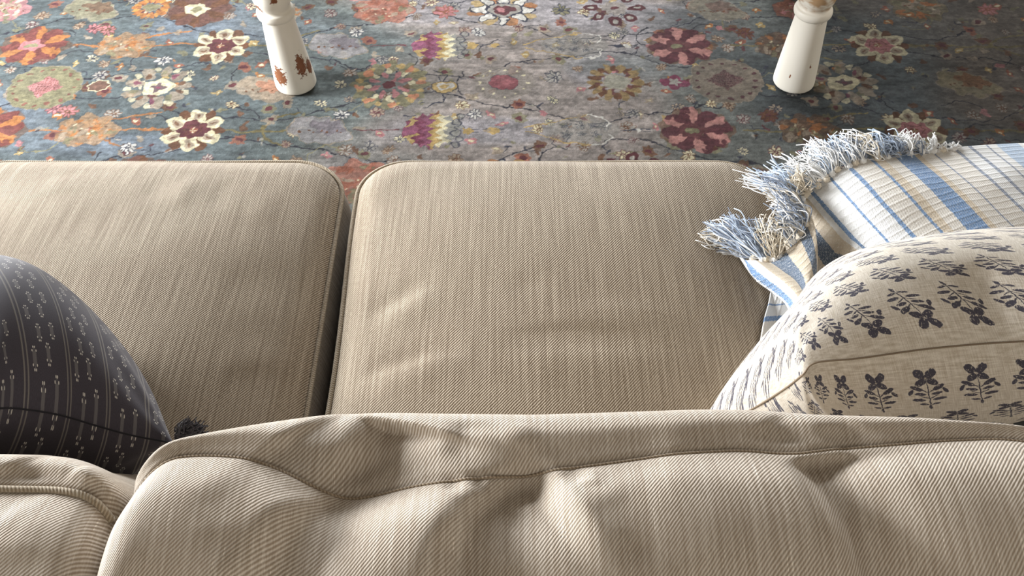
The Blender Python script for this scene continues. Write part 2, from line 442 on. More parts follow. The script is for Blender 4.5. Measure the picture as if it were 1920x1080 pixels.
    def scrolls(x, y):
        t = lambda c: T(c, x)
        for i in range(8):
            a = i * math.pi / 4 + .3
            ell(x + .085 * math.cos(a), y + .06 * math.sin(a), .026, .018, t(GO if i % 2 else OR), a, .8)
        for i in range(8):
            a = i * math.pi / 4; px_, py_ = x + .07 * math.cos(a), y + .052 * math.sin(a)
            ringe(px_, py_, .023, .015, .0022, t(NV), a, 1, .25, 3); ell(px_, py_, .021, .013, t(WH), a, 1, .25, 3)
        ell(x, y, .05, .036, t(GR)); ringe(x, y, .05, .036, .0016, t(NV)); ell(x, y, .034, .024, t(MA), 0, 1, .1, 5); ell(x - .008, y, .014, .012, t(PK))
    def goldflower(x, y):
        t = lambda c: T(c, x)
        petals(x, y, 12, .082, .030, .017, t(OL), 0, .9); petals(x, y, 12, .088, .012, .010, t(GO), R(15), .9); petals(x, y, 8, .085, .016, .011, t((196, 130, 96)), R(8))
        petals(x, y, 8, .045, .018, .009, t(PK), R(22), .9); petals(x, y, 8, .06, .012, .007, t(CR), R(5), .9); ell(x, y, .020, .017, t(MA))
    def bud(x, y):
        t = lambda c: T(c, x)
        ell(x, y, .036, .028, t(NV), 0, 1, .05, 3); ell(x, y, .034, .026, t(GO), 0, 1, .05, 3); ell(x, y + .002, .022, .017, t(WH), 0, 1, .2, 3); ell(x, y, .012, .008, t(GO)); line([(x, y - .03), (x, y - .06), (x - .05, y - .09)], .0016, t(NV))
        line([(x, y + .03), (x + .005, y + .05), (x - .03, y + .075)], .0016, t(NV))
    def redoval(x, y):
        t = lambda c: T(c, x)
        ell(x, y, .085, .075, t((150, 140, 130)), 0, .8)
        for i in range(12):
            a = i * math.pi / 6; ell(x + .068 * math.cos(a), y + .058 * math.sin(a), .004, .0035, t(CR)); 
        ell(x, y, .044, .033, t(NV), 0, .6); ell(x, y, .042, .031, t((150, 84, 90)), 0, 1, .03, 4); ell(x + .008, y, .02, .015, t((168, 100, 104)), 0, .8, .2, 5)

    Q = random.Random(3)
    # vines first
    for j in range(-3, 5):
        y0 = 1.853 + .373 * j
        for side in (0, 1):
            pts = []; ph = side * math.pi
            for i in range(0, 60):
                x = -1.8 + i * .062
                pts.append((x, y0 + .0933 * (1 if side else -1) + .055 * math.sin(x * 6.6 + ph) + .012 * math.sin(x * 23 + j)))
            for k0 in range(0, 57, 3):
                if Q.random() < .92: line(pts[k0:k0 + 4], .0019, T((48, 48, 58), pts[k0][0]), .85)
        for i in range(0, 46):
            x = -1.75 + i * .077 + Q.uniform(-.02, .02); yy = y0 + Q.choice([-.09, .09]) + .05 * math.sin(x * 6.6) + Q.uniform(-.03, .03)
            a = Q.random() * 6.28
            line([(x, yy), (x + .02 * math.cos(a), yy + .02 * math.sin(a)), (x + .04 * math.cos(a + .6), yy + .035 * math.sin(a + .6))], .0012, T(NV, x), .75)
            ell(x + .04 * math.cos(a + .6), yy + .035 * math.sin(a + .6), .010, .005, T(Q.choice([NV, MA, OL, BR]), x), a, .8)
        for i in range(26):
            x = -1.7 + i * .13 + Q.uniform(-.03, .03); yy = y0 + Q.uniform(-.17, .17); a = Q.random() * 6.28; sg_ = Q.choice([-1, 1]); q_ = [(x, yy)]
            for _k in range(4): a += sg_ * Q.uniform(.3, .8); q_.append((q_[-1][0] + .034 * math.cos(a), q_[-1][1] + .03 * math.sin(a)))
            line(q_, .0017, T((52, 52, 60) if Q.random() < .7 else OL, x), .8)
            ell(q_[-1][0], q_[-1][1], .012, .009, T(Q.choice([TA, OL, BR, PK]), x), a, .85, .2, 4)
        # olive gold branches
        for x0, x1 in ((-1.28, -.93), (-.78, -.55), (.62, .98), (1.14, 1.65)):
            c = T(Q.choice([OR, GO, OR]) if x0 < -.9 else (124, 112, 72), x0)
            line([(x0, y0 + .002), ((x0 + x1) / 2, y0 - .006), (x1, y0 + .01)], .0042, c, .8)
            line([((x0 + x1) / 2, y0), (x0 * .4 + x1 * .6, y0 + .04), (x1 - .02, y0 + .075)], .0034, c, .8)
            line([((x0 + x1) / 2, y0), (x0 * .4 + x1 * .6, y0 - .04), (x1 - .04, y0 - .07)], .003, c, .7)
    # scattered small blossoms
    spots = []
    for tr in range(2600):
        x = Q.uniform(-1.7, 1.7); y = Q.uniform(1.48, 2.6)
        if all((x - a) ** 2 + (y - b) ** 2 > .046 ** 2 for a, b in spots): spots.append((x, y))
    for (x, y) in spots:
        z = Q.random(); left = x < -.6; mid = -.6 <= x < .4
        if z < .28: tiny(x, y, Q.choice([GR, CR, TA]), Q.choice([NV, BR, MA]), Q.uniform(.014, .021))
        elif z < .5: ell(x, y, .014, .010, T(Q.choice([OR, GO, RU] if not mid else [TA, PK, GO]), x), Q.random() * 3, .9, .2, 4); ell(x, y, .005, .004, T(CR, x))
        elif z < .7: ell(x, y, .022, .017, T(Q.choice([RU, BR, TA, OL]), x), Q.random() * 3, .8, .12, 7); ell(x, y, .010, .008, T(MA, x))
        elif z < .85: ell(x, y, .016, .008, T(Q.choice([OL, TA, BR]), x), Q.random() * 3, .8, .2, 3)
        else:
            for i in range(4): ell(x + Q.uniform(-.012, .012), y + Q.uniform(-.01, .01), .007, .004, T(Q.choice([NV, OL, BR, GR]), x), Q.random() * 3, .8)
    for j in range(-1, 3):
        y = 1.853 + .373 * j
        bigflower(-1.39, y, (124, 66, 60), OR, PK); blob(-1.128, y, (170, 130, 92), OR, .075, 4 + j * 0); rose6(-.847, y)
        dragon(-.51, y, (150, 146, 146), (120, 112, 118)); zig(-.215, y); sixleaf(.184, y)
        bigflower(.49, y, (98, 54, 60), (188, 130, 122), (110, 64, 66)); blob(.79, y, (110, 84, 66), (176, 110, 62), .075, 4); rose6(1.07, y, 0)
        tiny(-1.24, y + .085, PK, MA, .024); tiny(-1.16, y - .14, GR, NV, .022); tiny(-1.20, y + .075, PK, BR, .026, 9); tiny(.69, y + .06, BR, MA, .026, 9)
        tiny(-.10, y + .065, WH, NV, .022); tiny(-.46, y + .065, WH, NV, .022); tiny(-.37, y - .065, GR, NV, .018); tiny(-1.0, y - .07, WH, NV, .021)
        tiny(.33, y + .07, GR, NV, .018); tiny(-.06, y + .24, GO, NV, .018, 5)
    for j, y in enumerate((1.662, 2.035, 2.408)):
        if j == 1:
            medallion(-1.30, y, OL, PK, (128, 76, 66)); ell(-1.15, y + .005, .030, .026, T(CR, 0), 0, 1, .08, 8); ell(-1.15, y + .005, .026, .022, T((120, 88, 74), 0), 0, 1, .08, 8)
            oval(-.985, y); dragon(-.685, y - .01, TA, (186, 128, 100)); goldflower(-.34, y + .01); bud(-.19, y); redoval(-.022, y + .02)
            tiny(.12, y + .045, GR, NV, .026, 8); wreath(.29, y + .022, (150, 124, 82), BR, (160, 156, 138)); medallion(.60, y + .03, (130, 118, 104), (110, 84, 80), (84, 48, 54))
            ell(.455, y + .02, .034, .028, T(PL, 0), 0, 1, .2, 4); ell(.455, y + .024, .016, .014, T(GR, 0), 0, 1, .3, 5); oval(.925, y + .02)
            dragon(1.27, y + .015, (150, 138, 108), (140, 96, 66)); dragon(1.60, y + .02, (120, 108, 84), (120, 78, 60))
        else:
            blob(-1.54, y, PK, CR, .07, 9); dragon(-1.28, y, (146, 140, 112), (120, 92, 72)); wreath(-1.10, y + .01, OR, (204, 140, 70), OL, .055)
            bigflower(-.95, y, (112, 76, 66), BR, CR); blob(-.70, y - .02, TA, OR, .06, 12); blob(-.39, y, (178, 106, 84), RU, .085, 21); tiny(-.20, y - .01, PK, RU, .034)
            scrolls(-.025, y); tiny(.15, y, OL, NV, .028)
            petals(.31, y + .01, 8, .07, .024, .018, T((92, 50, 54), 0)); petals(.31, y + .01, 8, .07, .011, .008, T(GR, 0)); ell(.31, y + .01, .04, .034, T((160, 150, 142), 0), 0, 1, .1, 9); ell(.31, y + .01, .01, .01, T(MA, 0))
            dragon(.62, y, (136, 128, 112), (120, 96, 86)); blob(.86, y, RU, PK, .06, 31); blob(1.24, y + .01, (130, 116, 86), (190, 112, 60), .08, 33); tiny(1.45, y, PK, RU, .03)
    # dye variation inside the motifs: knots drift in tone, colours mute towards the field
    mot = (vnoise(sh, (260, 120), rs) - .5) * .24 + (vnoise(sh, (560, 260), rs) - .5) * .20
    C *= (1 + mot)[..., None]
    C[:] = C * .86 + C.mean(-1, keepdims=True) * .14
    # wear, knots and pile speckle
    C *= (1 + (vnoise(sh, (90, 300), rs) - .5) * .10 + (rs.rand(*sh) - .5) * .10)[..., None]
    fade = (smoothstep(.5, .9, vnoise(sh, (60, 60), rs)) * .20)[..., None]
    C[:] = C * (1 - fade) + (C.mean(-1, keepdims=True) * .25 + C * .45 + np.array([124, 120, 116]) * .30) * fade
    C = np.clip(C * .77, 0, 255)
    # full mesh colours
    FC = np.zeros((nx, ny, 3)); FC[:] = (104, 104, 102)
    # beyond the finely knotted part the pattern simply repeats
    Xr = np.where(X < -1.74, X + 1.9, np.where(X > 1.74, X - .5, X)); Yr = np.where(Y > 2.60, Y - .746, Y); Yr = np.where(Yr > 2.60, Yr - .746, Yr)
    for _k in range(3): Yr = np.where(Yr < 1.48, Yr + .746, Yr)
    i = np.clip(np.round((Xr - wx[0]) / hx).astype(int), 0, sh[0] - 1); j = np.clip(np.round((Yr - wy[0]) / hy).astype(int), 0, sh[1] - 1)
    FC = C[i, j]
    out = (Y < 1.46) | (Y > 2.64) | (abs(X) > 1.76)
    lin = srgb(FC)
    lum = C.mean(-1) / 255
    Z = np.full(X.shape, RZ) 
    Zs = vnoise(sh, (30, 20), rs) * .002 + (vnoise(sh, (700, 300), rs) - .5) * .0006
    Z = Z - .0028 + np.where(out, 0, Zs[i, j])
    V3 = np.stack([X, Y, Z], -1).reshape(-1, 3)
    faces = grid_faces(nx, ny)
    # underside rim
    mat = NT('rug_wool_pile', 0.95, 0.04, 0.06)
    at_ = mat.n('ShaderNodeVertexColor'); at_.layer_name = 'dye'
    pn = mat.noise(mat.map(mat.obj(), scale=(260, 420, 100)), 1, 3, 0.7)
    st = mat.noise(mat.map(mat.obj(), scale=(8, 90, 1)), 1, 3)
    k = mat.math('ADD', mat.math('MULTIPLY_ADD', pn, 0.6, 0.60), mat.math('MULTIPLY', st, 0.22))
    g = mat.comb(k, k, k)
    col = mat.mix(1.0, at_.outputs[0], g, 'MULTIPLY')
    m = mat.out(col, mat.bump(pn, 0.0016, 0.7))
    o = mesh_obj('rug', V3, faces, m)
    ca = o.data.color_attributes.new('dye', 'FLOAT_COLOR', 'POINT')
    ca.data.foreach_set('color', np.concatenate([lin.reshape(-1, 3), np.ones((nx * ny, 1))], 1).astype(np.float32).ravel())
    return o
rug = build_rug()
tag(rug, 'worn oriental rug of muted flowers, palmettes and vines lying under table and sofa', 'rug')
bm_v, bm_f = box_verts(-2.4, 2.4, -0.4, 3.6, 0.0005, 0.0085)
mesh_obj('rug_backing', bm_v, bm_f, M['pipe'], rug, smooth=False, uv=[(p[0], p[1]) for p in bm_v])

# ------------------------------------------------------------------ coffee table with chipped turned legs
def lathe(name, prof, loc, mat, parent, seg=48, lean=(0, 0), wob=0.0):
    n = len(prof); ang = np.linspace(0, 2 * math.pi, seg, endpoint=False)
    V = []
    for (r, z) in prof:
        for a in ang:
            rr = r * (1 + wob * math.sin(3 * a + z * 20))
            V.append((loc[0] + lean[0] * z + rr * math.cos(a), loc[1] + lean[1] * z + rr * math.sin(a), loc[2] + z))
    f = []
    for i in range(n - 1):
        for j in range(seg):
            j2 = (j + 1) % seg; f.append((i * seg + j, i * seg + j2, (i + 1) * seg + j2, (i + 1) * seg + j))
    f.append(tuple(range(seg))[::-1]); f.append(tuple((n - 1) * seg + j for j in range(seg)))
    o = mesh_obj(name, np.array(V), f, mat, parent)
    return o
tbl = empty('coffee_table', (0.09, 2.31, RZ))
tag(tbl, 'cream painted coffee table on thick turned legs with chipped paint standing on the rug', 'table')
LP = [(0.050, 0.000), (0.0555, 0.004), (0.0565, 0.012), (0.0555, 0.03), (0.0525, 0.075), (0.0485, 0.125), (0.0450, 0.17), (0.0425, 0.20), (0.0415, 0.215),
      (0.0435, 0.2185), (0.0475, 0.222), (0.0495, 0.228), (0.0495, 0.234), (0.0475, 0.240), (0.0425, 0.2435), (0.0405, 0.248), (0.0425, 0.254), (0.047, 0.266), (0.0495, 0.28),
      (0.0485, 0.30), (0.043, 0.32), (0.037, 0.332), (0.040, 0.336), (0.047, 0.342), (0.047, 0.352), (0.040, 0.358)]
legs = []
pl = at(555, 135, RZ); pr = at(1487, 130, RZ)
def leg_at(px, base_py, lean, chips, wash, nm):
    b = at(px, base_py, RZ); c = (b.x, b.y + .0, RZ)
    P2 = [(r, z) for r, z in catmull(LP, 120)]
    loc0 = np.array(c)
    ch = [(c[0] + dx, c[1] + dy, c[2] + dz, a, bb) for dx, dy, dz, a, bb in chips]
    return lathe('leg', P2, c, paint(nm, ch, wash and c[2] + wash), tbl, lean=lean), c
LY = 157
l1, c1 = leg_at(556, LY, (-0.05, 0), [(-0.026, -0.046, 0.060, .020, .028), (0.034, -0.036, 0.088, .016, .036), (0.050, -0.010, 0.07, .014, .024), (-0.04, -0.03, 0.262, .014, .012), (0.040, -0.022, 0.256, .010, .020), (0.005, -0.05, 0.29, .01, .01)], None, 'cream_paint_chipped')
l2, c2 = leg_at(1487, LY - 3, (-0.012, 0), [(0.016, -0.05, 0.088, .003, .007), (-0.03, -0.045, 0.055, .002, .006), (0.04, -0.03, 0.12, .003, .005), (0.02, -0.045, 0.213, .012, .0022)], 0.243, 'cream_paint_worn')
tag(l1, 'chipped left front leg showing brown wood'); tag(l2, 'right front leg with brown wash above its ring')
for cx in (c1[0], c2[0]):
    lathe('leg', [(r, z) for r, z in catmull(LP, 60)], (cx, c1[1] + .56, RZ), paint('cream_paint_rear', [(.03, .5, .1, .01, .02)]), tbl)
def bevel_box(name, x0, x1, y0, y1, z0, z1, bev, mat, parent, uvs=None):
    bm = bmesh.new(); bmesh.ops.create_cube(bm, size=1)
    for v_ in bm.verts: v_.co = Vector(((x0 + x1) / 2 + v_.co.x * (x1 - x0), (y0 + y1) / 2 + v_.co.y * (y1 - y0), (z0 + z1) / 2 + v_.co.z * (z1 - z0)))
    bmesh.ops.bevel(bm, geom=bm.edges[:], offset=bev, segments=4, affect='EDGES', profile=.5)
    V = [tuple(v_.co) for v_ in bm.verts]; bm.verts.index_update(); Fc = [tuple(v_.index for v_ in f_.verts) for f_ in bm.faces]; bm.free()
    return mesh_obj(name, np.array(V), Fc, mat, parent, [(p[0] + p[2] * .3, p[1] + p[2]) for p in V])
cream = paint('cream_paint_top', [(0, 2, .4, .01, .01)])
bevel_box('block', c1[0] - .045, c1[0] + .045, c1[1] - .045, c1[1] + .045, RZ + .355, RZ + .44, .004, cream, tbl)
bevel_box('block', c2[0] - .045, c2[0] + .045, c1[1] - .045, c1[1] + .045, RZ + .355, RZ + .44, .004, cream, tbl)
bevel_box('block', c1[0] - .045, c1[0] + .045, c1[1] + .515, c1[1] + .605, RZ + .355, RZ + .44, .004, cream, tbl)
bevel_box('block', c2[0] - .045, c2[0] + .045, c1[1] + .515, c1[1] + .605, RZ + .355, RZ + .44, .004, cream, tbl)
bevel_box('apron', c1[0] + .045, c2[0] - .045, c1[1] - .012, c1[1] + .012, RZ + .36, RZ + .44, .003, cream, tbl)
bevel_box('apron', c1[0] + .045, c2[0] - .045, c1[1] + .55, c1[1] + .574, RZ + .36, RZ + .44, .003, cream, tbl)
bevel_box('tabletop', c1[0] - .09, c2[0] + .09, c1[1] - .09, c1[1] + .65, RZ + .44, RZ + .468, .006, cream, tbl)

# ------------------------------------------------------------------ sofa frame
SX0, SX1 = -1.035, 0.478            # between the arms
sofa = empty('sofa', (-.28, .6, 0))
tag(sofa, 'beige twill sofa frame with low arms and a back holding the loose cushions', 'sofa')
bevel_box('seat_deck', SX0, SX1, .30, 1.17, .17, .305, .02, M['seat'], sofa)
bevel_box('back_frame', SX0 - .20, SX1 + .21, .02, .188, .14, .74, .05, M['seat'], sofa)
def arm(x0, x1):
    # rolled arm: profile swept along Y
    xm, hw = (x0 + x1) / 2, (x1 - x0) / 2
    prof = [(x0 + .012, .14), (x0 + .004, .30), (x0 + .002, .42), (x0 + .004, .50), (x0 + .03, .555), (xm, .578), (x1 - .03, .555), (x1 - .004, .50), (x1 - .002, .42), (x1 - .004, .30), (x1 - .012, .14)]
    P = catmull(prof, 60); ys = np.concatenate([[.25], np.linspace(.26, 1.09, 40), [1.105, 1.115, 1.12]]); V = []
    cz = np.array([xm, .35])
    for y in ys:
        s = 1.0 if y <= 1.09 else 1 - .10 * ((y - 1.09) / .03) ** 2
        for p in P: q = cz + (p - cz) * s; V.append((q[0], y, q[1]))
    n = len(P); f = [tuple(x) for x in grid_faces(len(ys), n)]
    f.append(tuple((len(ys) - 1) * n + j for j in range(n))); f.append(tuple(range(n))[::-1])
    for i in range(len(ys) - 1): f.append((i * n, i * n + n - 1, (i + 1) * n + n - 1, (i + 1) * n))
    return mesh_obj('arm', np.array(V), f, M['seat'], sofa, [(p[0] + p[2], p[1]) for p in V])
arm(SX1 + .008, SX1 + .215); arm(SX0 - .215, SX0 - .008)
for x in (SX0 - .12, SX1 + .12):
    for y in (.16, 1.05):
        tp = lathe('foot', [(.022, 0), (.026, .01), (.032, .07), (.035, .128), (.035, .15)], (x, y, RZ + .001), wood_floor(), sofa, 24)

# ------------------------------------------------------------------ seat cushions
def rr_point(u, v, a, b, r):
    """square (-1..1) ring coordinate to rounded rectangle (numpy arrays)"""
    m = np.maximum(np.abs(u), np.abs(v)) + 1e-9
    un, vn = u / m, v / m
    px, py = un * a, vn * b
    rx = r
    qx = np.clip(px, -(a - rx), a - rx); qy = np.clip(py, -(b - rx), b - rx)
    dx, dy = px - qx, py - qy; L = np.hypot(dx, dy) + 1e-9
    corner = (np.abs(dx) > 1e-6) & (np.abs(dy) > 1e-6)
    ox = np.where(corner, qx + dx / L * rx, px); oy = np.where(corner, qy + dy / L * rx, py)
    return ox * m, oy * m, m
def ridge(P, pts, amp, wl, wr=None, taper=.25):
    """height of a fold running along the polyline pts (xy); wl/wr widths on its left/right side"""
    wr = wr or wl
    pts = np.asarray(pts, float)[:, :2]; best = np.full(len(P), 1e9); sd = np.zeros(len(P)); tt = np.zeros(len(P))
    seg = np.linalg.norm(np.diff(pts, axis=0), axis=1); tot = seg.sum(); acc = 0
    for k in range(len(pts) - 1):
        a, b = pts[k], pts[k + 1]; L = seg[k]; u = (b - a) / L
        r_ = P[:, :2] - a; t = np.clip(r_ @ u, 0, L); d = r_ - t[:, None] * u; dd = np.linalg.norm(d, axis=1)
        s = d[:, 0] * u[1] - d[:, 1] * u[0]
        m = dd < best; best[m] = dd[m]; sd[m] = s[m]; tt[m] = (acc + t[m]) / tot; acc += L
    w_ = np.where(sd > 0, wr, wl)
    return amp * np.exp(-(best / w_) ** 2) * smoothstep(0, taper, tt) * smoothstep(0, taper, 1 - tt)
def seat_cushion(x0, x1, y0, y1, zt, zb, crown, rad, label, folds, skew=None, seed=0):
    cx, cy, a, b = (x0 + x1) / 2, (y0 + y1) / 2, (x1 - x0) / 2, (y1 - y0) / 2
    root = empty('seat_cushion', (cx, cy, zb)); tag(root, label, 'cushion', 'loose seat cushions of the sofa')
    N = 261
    uu = np.linspace(-1, 1, N); uu = np.sign(uu) * (1 - (1 - np.abs(uu)) ** 1.25)
    Ug, Vg = np.meshgrid(uu, uu, indexing='ij')
    X, Y, m = rr_point(Ug, Vg, a, b, rad)
    fx = 1 - np.abs(X / a) ** 3.2; fy = 1 - np.abs(Y / b) ** 3.2; fm = 1 - m ** 3.2
    sh_ = (np.clip(fx, 0, 1) * np.clip(fy, 0, 1)); sh_ = np.clip(np.minimum(sh_, 1), 0, 1) ** .55
    edge = np.clip((1 - m) * min(a, b) / .045, 0, 1); roll = np.sqrt(1 - (1 - edge) ** 2)
    par = (1 - np.abs(X / a) ** 2.3) * (1 - np.abs(Y / b) ** 2.3); P = np.stack([cx + X, cy + Y, zt + crown * (.27 * roll + .73 * np.clip(par, 0, 1) * roll)], -1).reshape(-1, 3)
    sn = SN(seed, 9); sn2 = SN(seed + 1, 26)
    fade = np.clip(roll.ravel(), 0, 1)
    P[:, 2] += fade * (sn(P * [1, 1, 0]) * .0022 + sn2(P * [1, 1, 0]) * .0008)
    for (pts, amp, wl, wr) in folds:
        P[:, 2] += ridge(P, [at(px, py, zt + crown * .7)[:] for px, py in pts], amp * .6, wl * 1.2, (wr or wl) * 1.2, .4) * fade
    # outline wobble
    def wob(Q):
        out = Q.copy()
        if skew: out[:, 0] += skew(Q)
        return out
    P = wob(P)
    def uvp(Q): return np.stack([Q[:, 0], Q[:, 1] + (Q[:, 2] - zt) * .6], -1)
    mesh_obj('top_panel', P, grid_faces(N, N), M['seat'], root, uvp(P))
    # perimeter
    per = []
    K = 90
    for (du0, dv0, du1, dv1) in ((-1, -1, 1, -1), (1, -1, 1, 1), (1, 1, -1, 1), (-1, 1, -1, -1)):
        for k in range(K):
            t = k / K; per.append((du0 + (du1 - du0) * t, dv0 + (dv1 - dv0) * t))
    per = np.array(per); ex, ey, _ = rr_point(per[:, 0], per[:, 1], a, b, rad); n = len(per)
    tx = np.roll(ex, -1) - np.roll(ex, 1); ty = np.roll(ey, -1) - np.roll(ey, 1); L = np.hypot(tx, ty) + 1e-9; nxn, nyn = ty / L, -tx / L
    arc = np.concatenate([[0], np.cumsum(np.hypot(np.diff(ex), np.diff(ey)))])
    H = 25; V = []; UV = []
    for h in range(H):
        s = h / (H - 1); z = zb + (zt - zb) * s; bul = .013 * math.sin(math.pi * s) ** .7 if 0 < s < 1 else 0
        V.append(np.stack([cx + ex + nxn * bul, cy + ey + nyn * bul, np.full(n, z)], -1)); UV.append(np.stack([arc, np.full(n, s * (zt - zb))], -1))
    V = wob(np.concatenate(V)); UV = np.concatenate(UV)
    idx = np.arange(H * n).reshape(H, n)
    f = np.stack([idx[:-1], np.roll(idx[:-1], -1, 1), np.roll(idx[1:], -1, 1), idx[1:]], -1).reshape(-1, 4)
    mesh_obj('side_boxing', V, f, M['seat'], root, UV)
    Nb = 41; ub = np.linspace(-1, 1, Nb); Ub, Vb = np.meshgrid(ub, ub, indexing='ij'); Xb, Yb, mb = rr_point(Ub, Vb, a, b, rad)
    Pb = np.stack([cx + Xb, cy + Yb, np.full(Xb.shape, zb)], -1).reshape(-1, 3); Pb = wob(Pb)
    mesh_obj('bottom_panel', Pb, grid_faces(Nb, Nb)[:, ::-1], M['seat'], root, uvp(Pb))
    for z, nm in ((zt + .001, 'top'), (zb, 'bottom')):
        ring = np.stack([cx + ex + nxn * .0035, cy + ey + nyn * .0035, np.full(n, z)], -1)
        ring[:, 2] += SN(seed + 5, 14)(ring) * .0012
        keep = [0]
        for i_ in range(1, n):
            if np.linalg.norm(ring[i_] - ring[keep[-1]]) > .002: keep.append(i_)
        tube('piping', wob(ring[keep]), .0042, M['pipe'], root, 10, closed=True)
    return root
ZT = .452
yf = at(960, 308, ZT).y; yb = .40
xl = at(668, 400, ZT).x
def w_seat_skew(Q): return .004 * np.sin(Q[:, 1] * 9 + 1)
folds_r = [
    ([(690, 598), (760, 575), (830, 545)], .006, .016, .03), ([(650, 590), (740, 560), (800, 520)], -.005, .02, .02),
    ([(640, 730), (700, 705), (800, 690), (900, 690)], .0065, .014, .03), ([(650, 700), (720, 684), (820, 672)], -.005, .018, .02),
    ([(900, 650), (1060, 640), (1240, 652)], -.004, .012, .03), ([(860, 700), (1000, 690), (1200, 690), (1330, 700)], .003, .015, .03),
    ([(1000, 610), (1150, 600), (1300, 610)], .003, .016, .03), ([(620, 420), (690, 410), (780, 380)], .002, .03, .03),
    ([(930, 560), (1040, 540)], -.002, .02, .02), ([(860, 330), (870, 420)], .0015, .02, .02), ([(1160, 330), (1180, 430)], .0015, .03, .02)]
folds_l = [
    ([(370, 312), (345, 345), (330, 400)], .004, .014, .014), ([(300, 312), (290, 350), (270, 390)], -.003, .016, .016),
    ([(430, 315), (410, 350), (400, 400)], -.0028, .014, .014), ([(120, 315), (110, 370)], .003, .03, .03), ([(500, 330), (480, 420)], .002, .02, .02),
    ([(60, 420), (250, 430), (450, 400)], -.003, .05, .05), ([(560, 640), (500, 660), (380, 690)], .003, .02, .03), ([(380, 560), (500, 520), (600, 500)], -.003, .04, .04)]
xl_left = at(637, 420, ZT).x - .006
sr = seat_cushion(xl + .004, SX1 - .014, yb, yf, ZT, .318, .084, .085, 'beige twill seat cushion right of the gap, its left edge brightly lit', folds_r, w_seat_skew, 3)
sl = seat_cushion(SX0 + .014, at(637, 420, ZT).x - .006, yb, yf, ZT, .318, .080, .095, 'beige twill seat cushion left of the gap, behind the dark pillow', folds_l, None, 8)

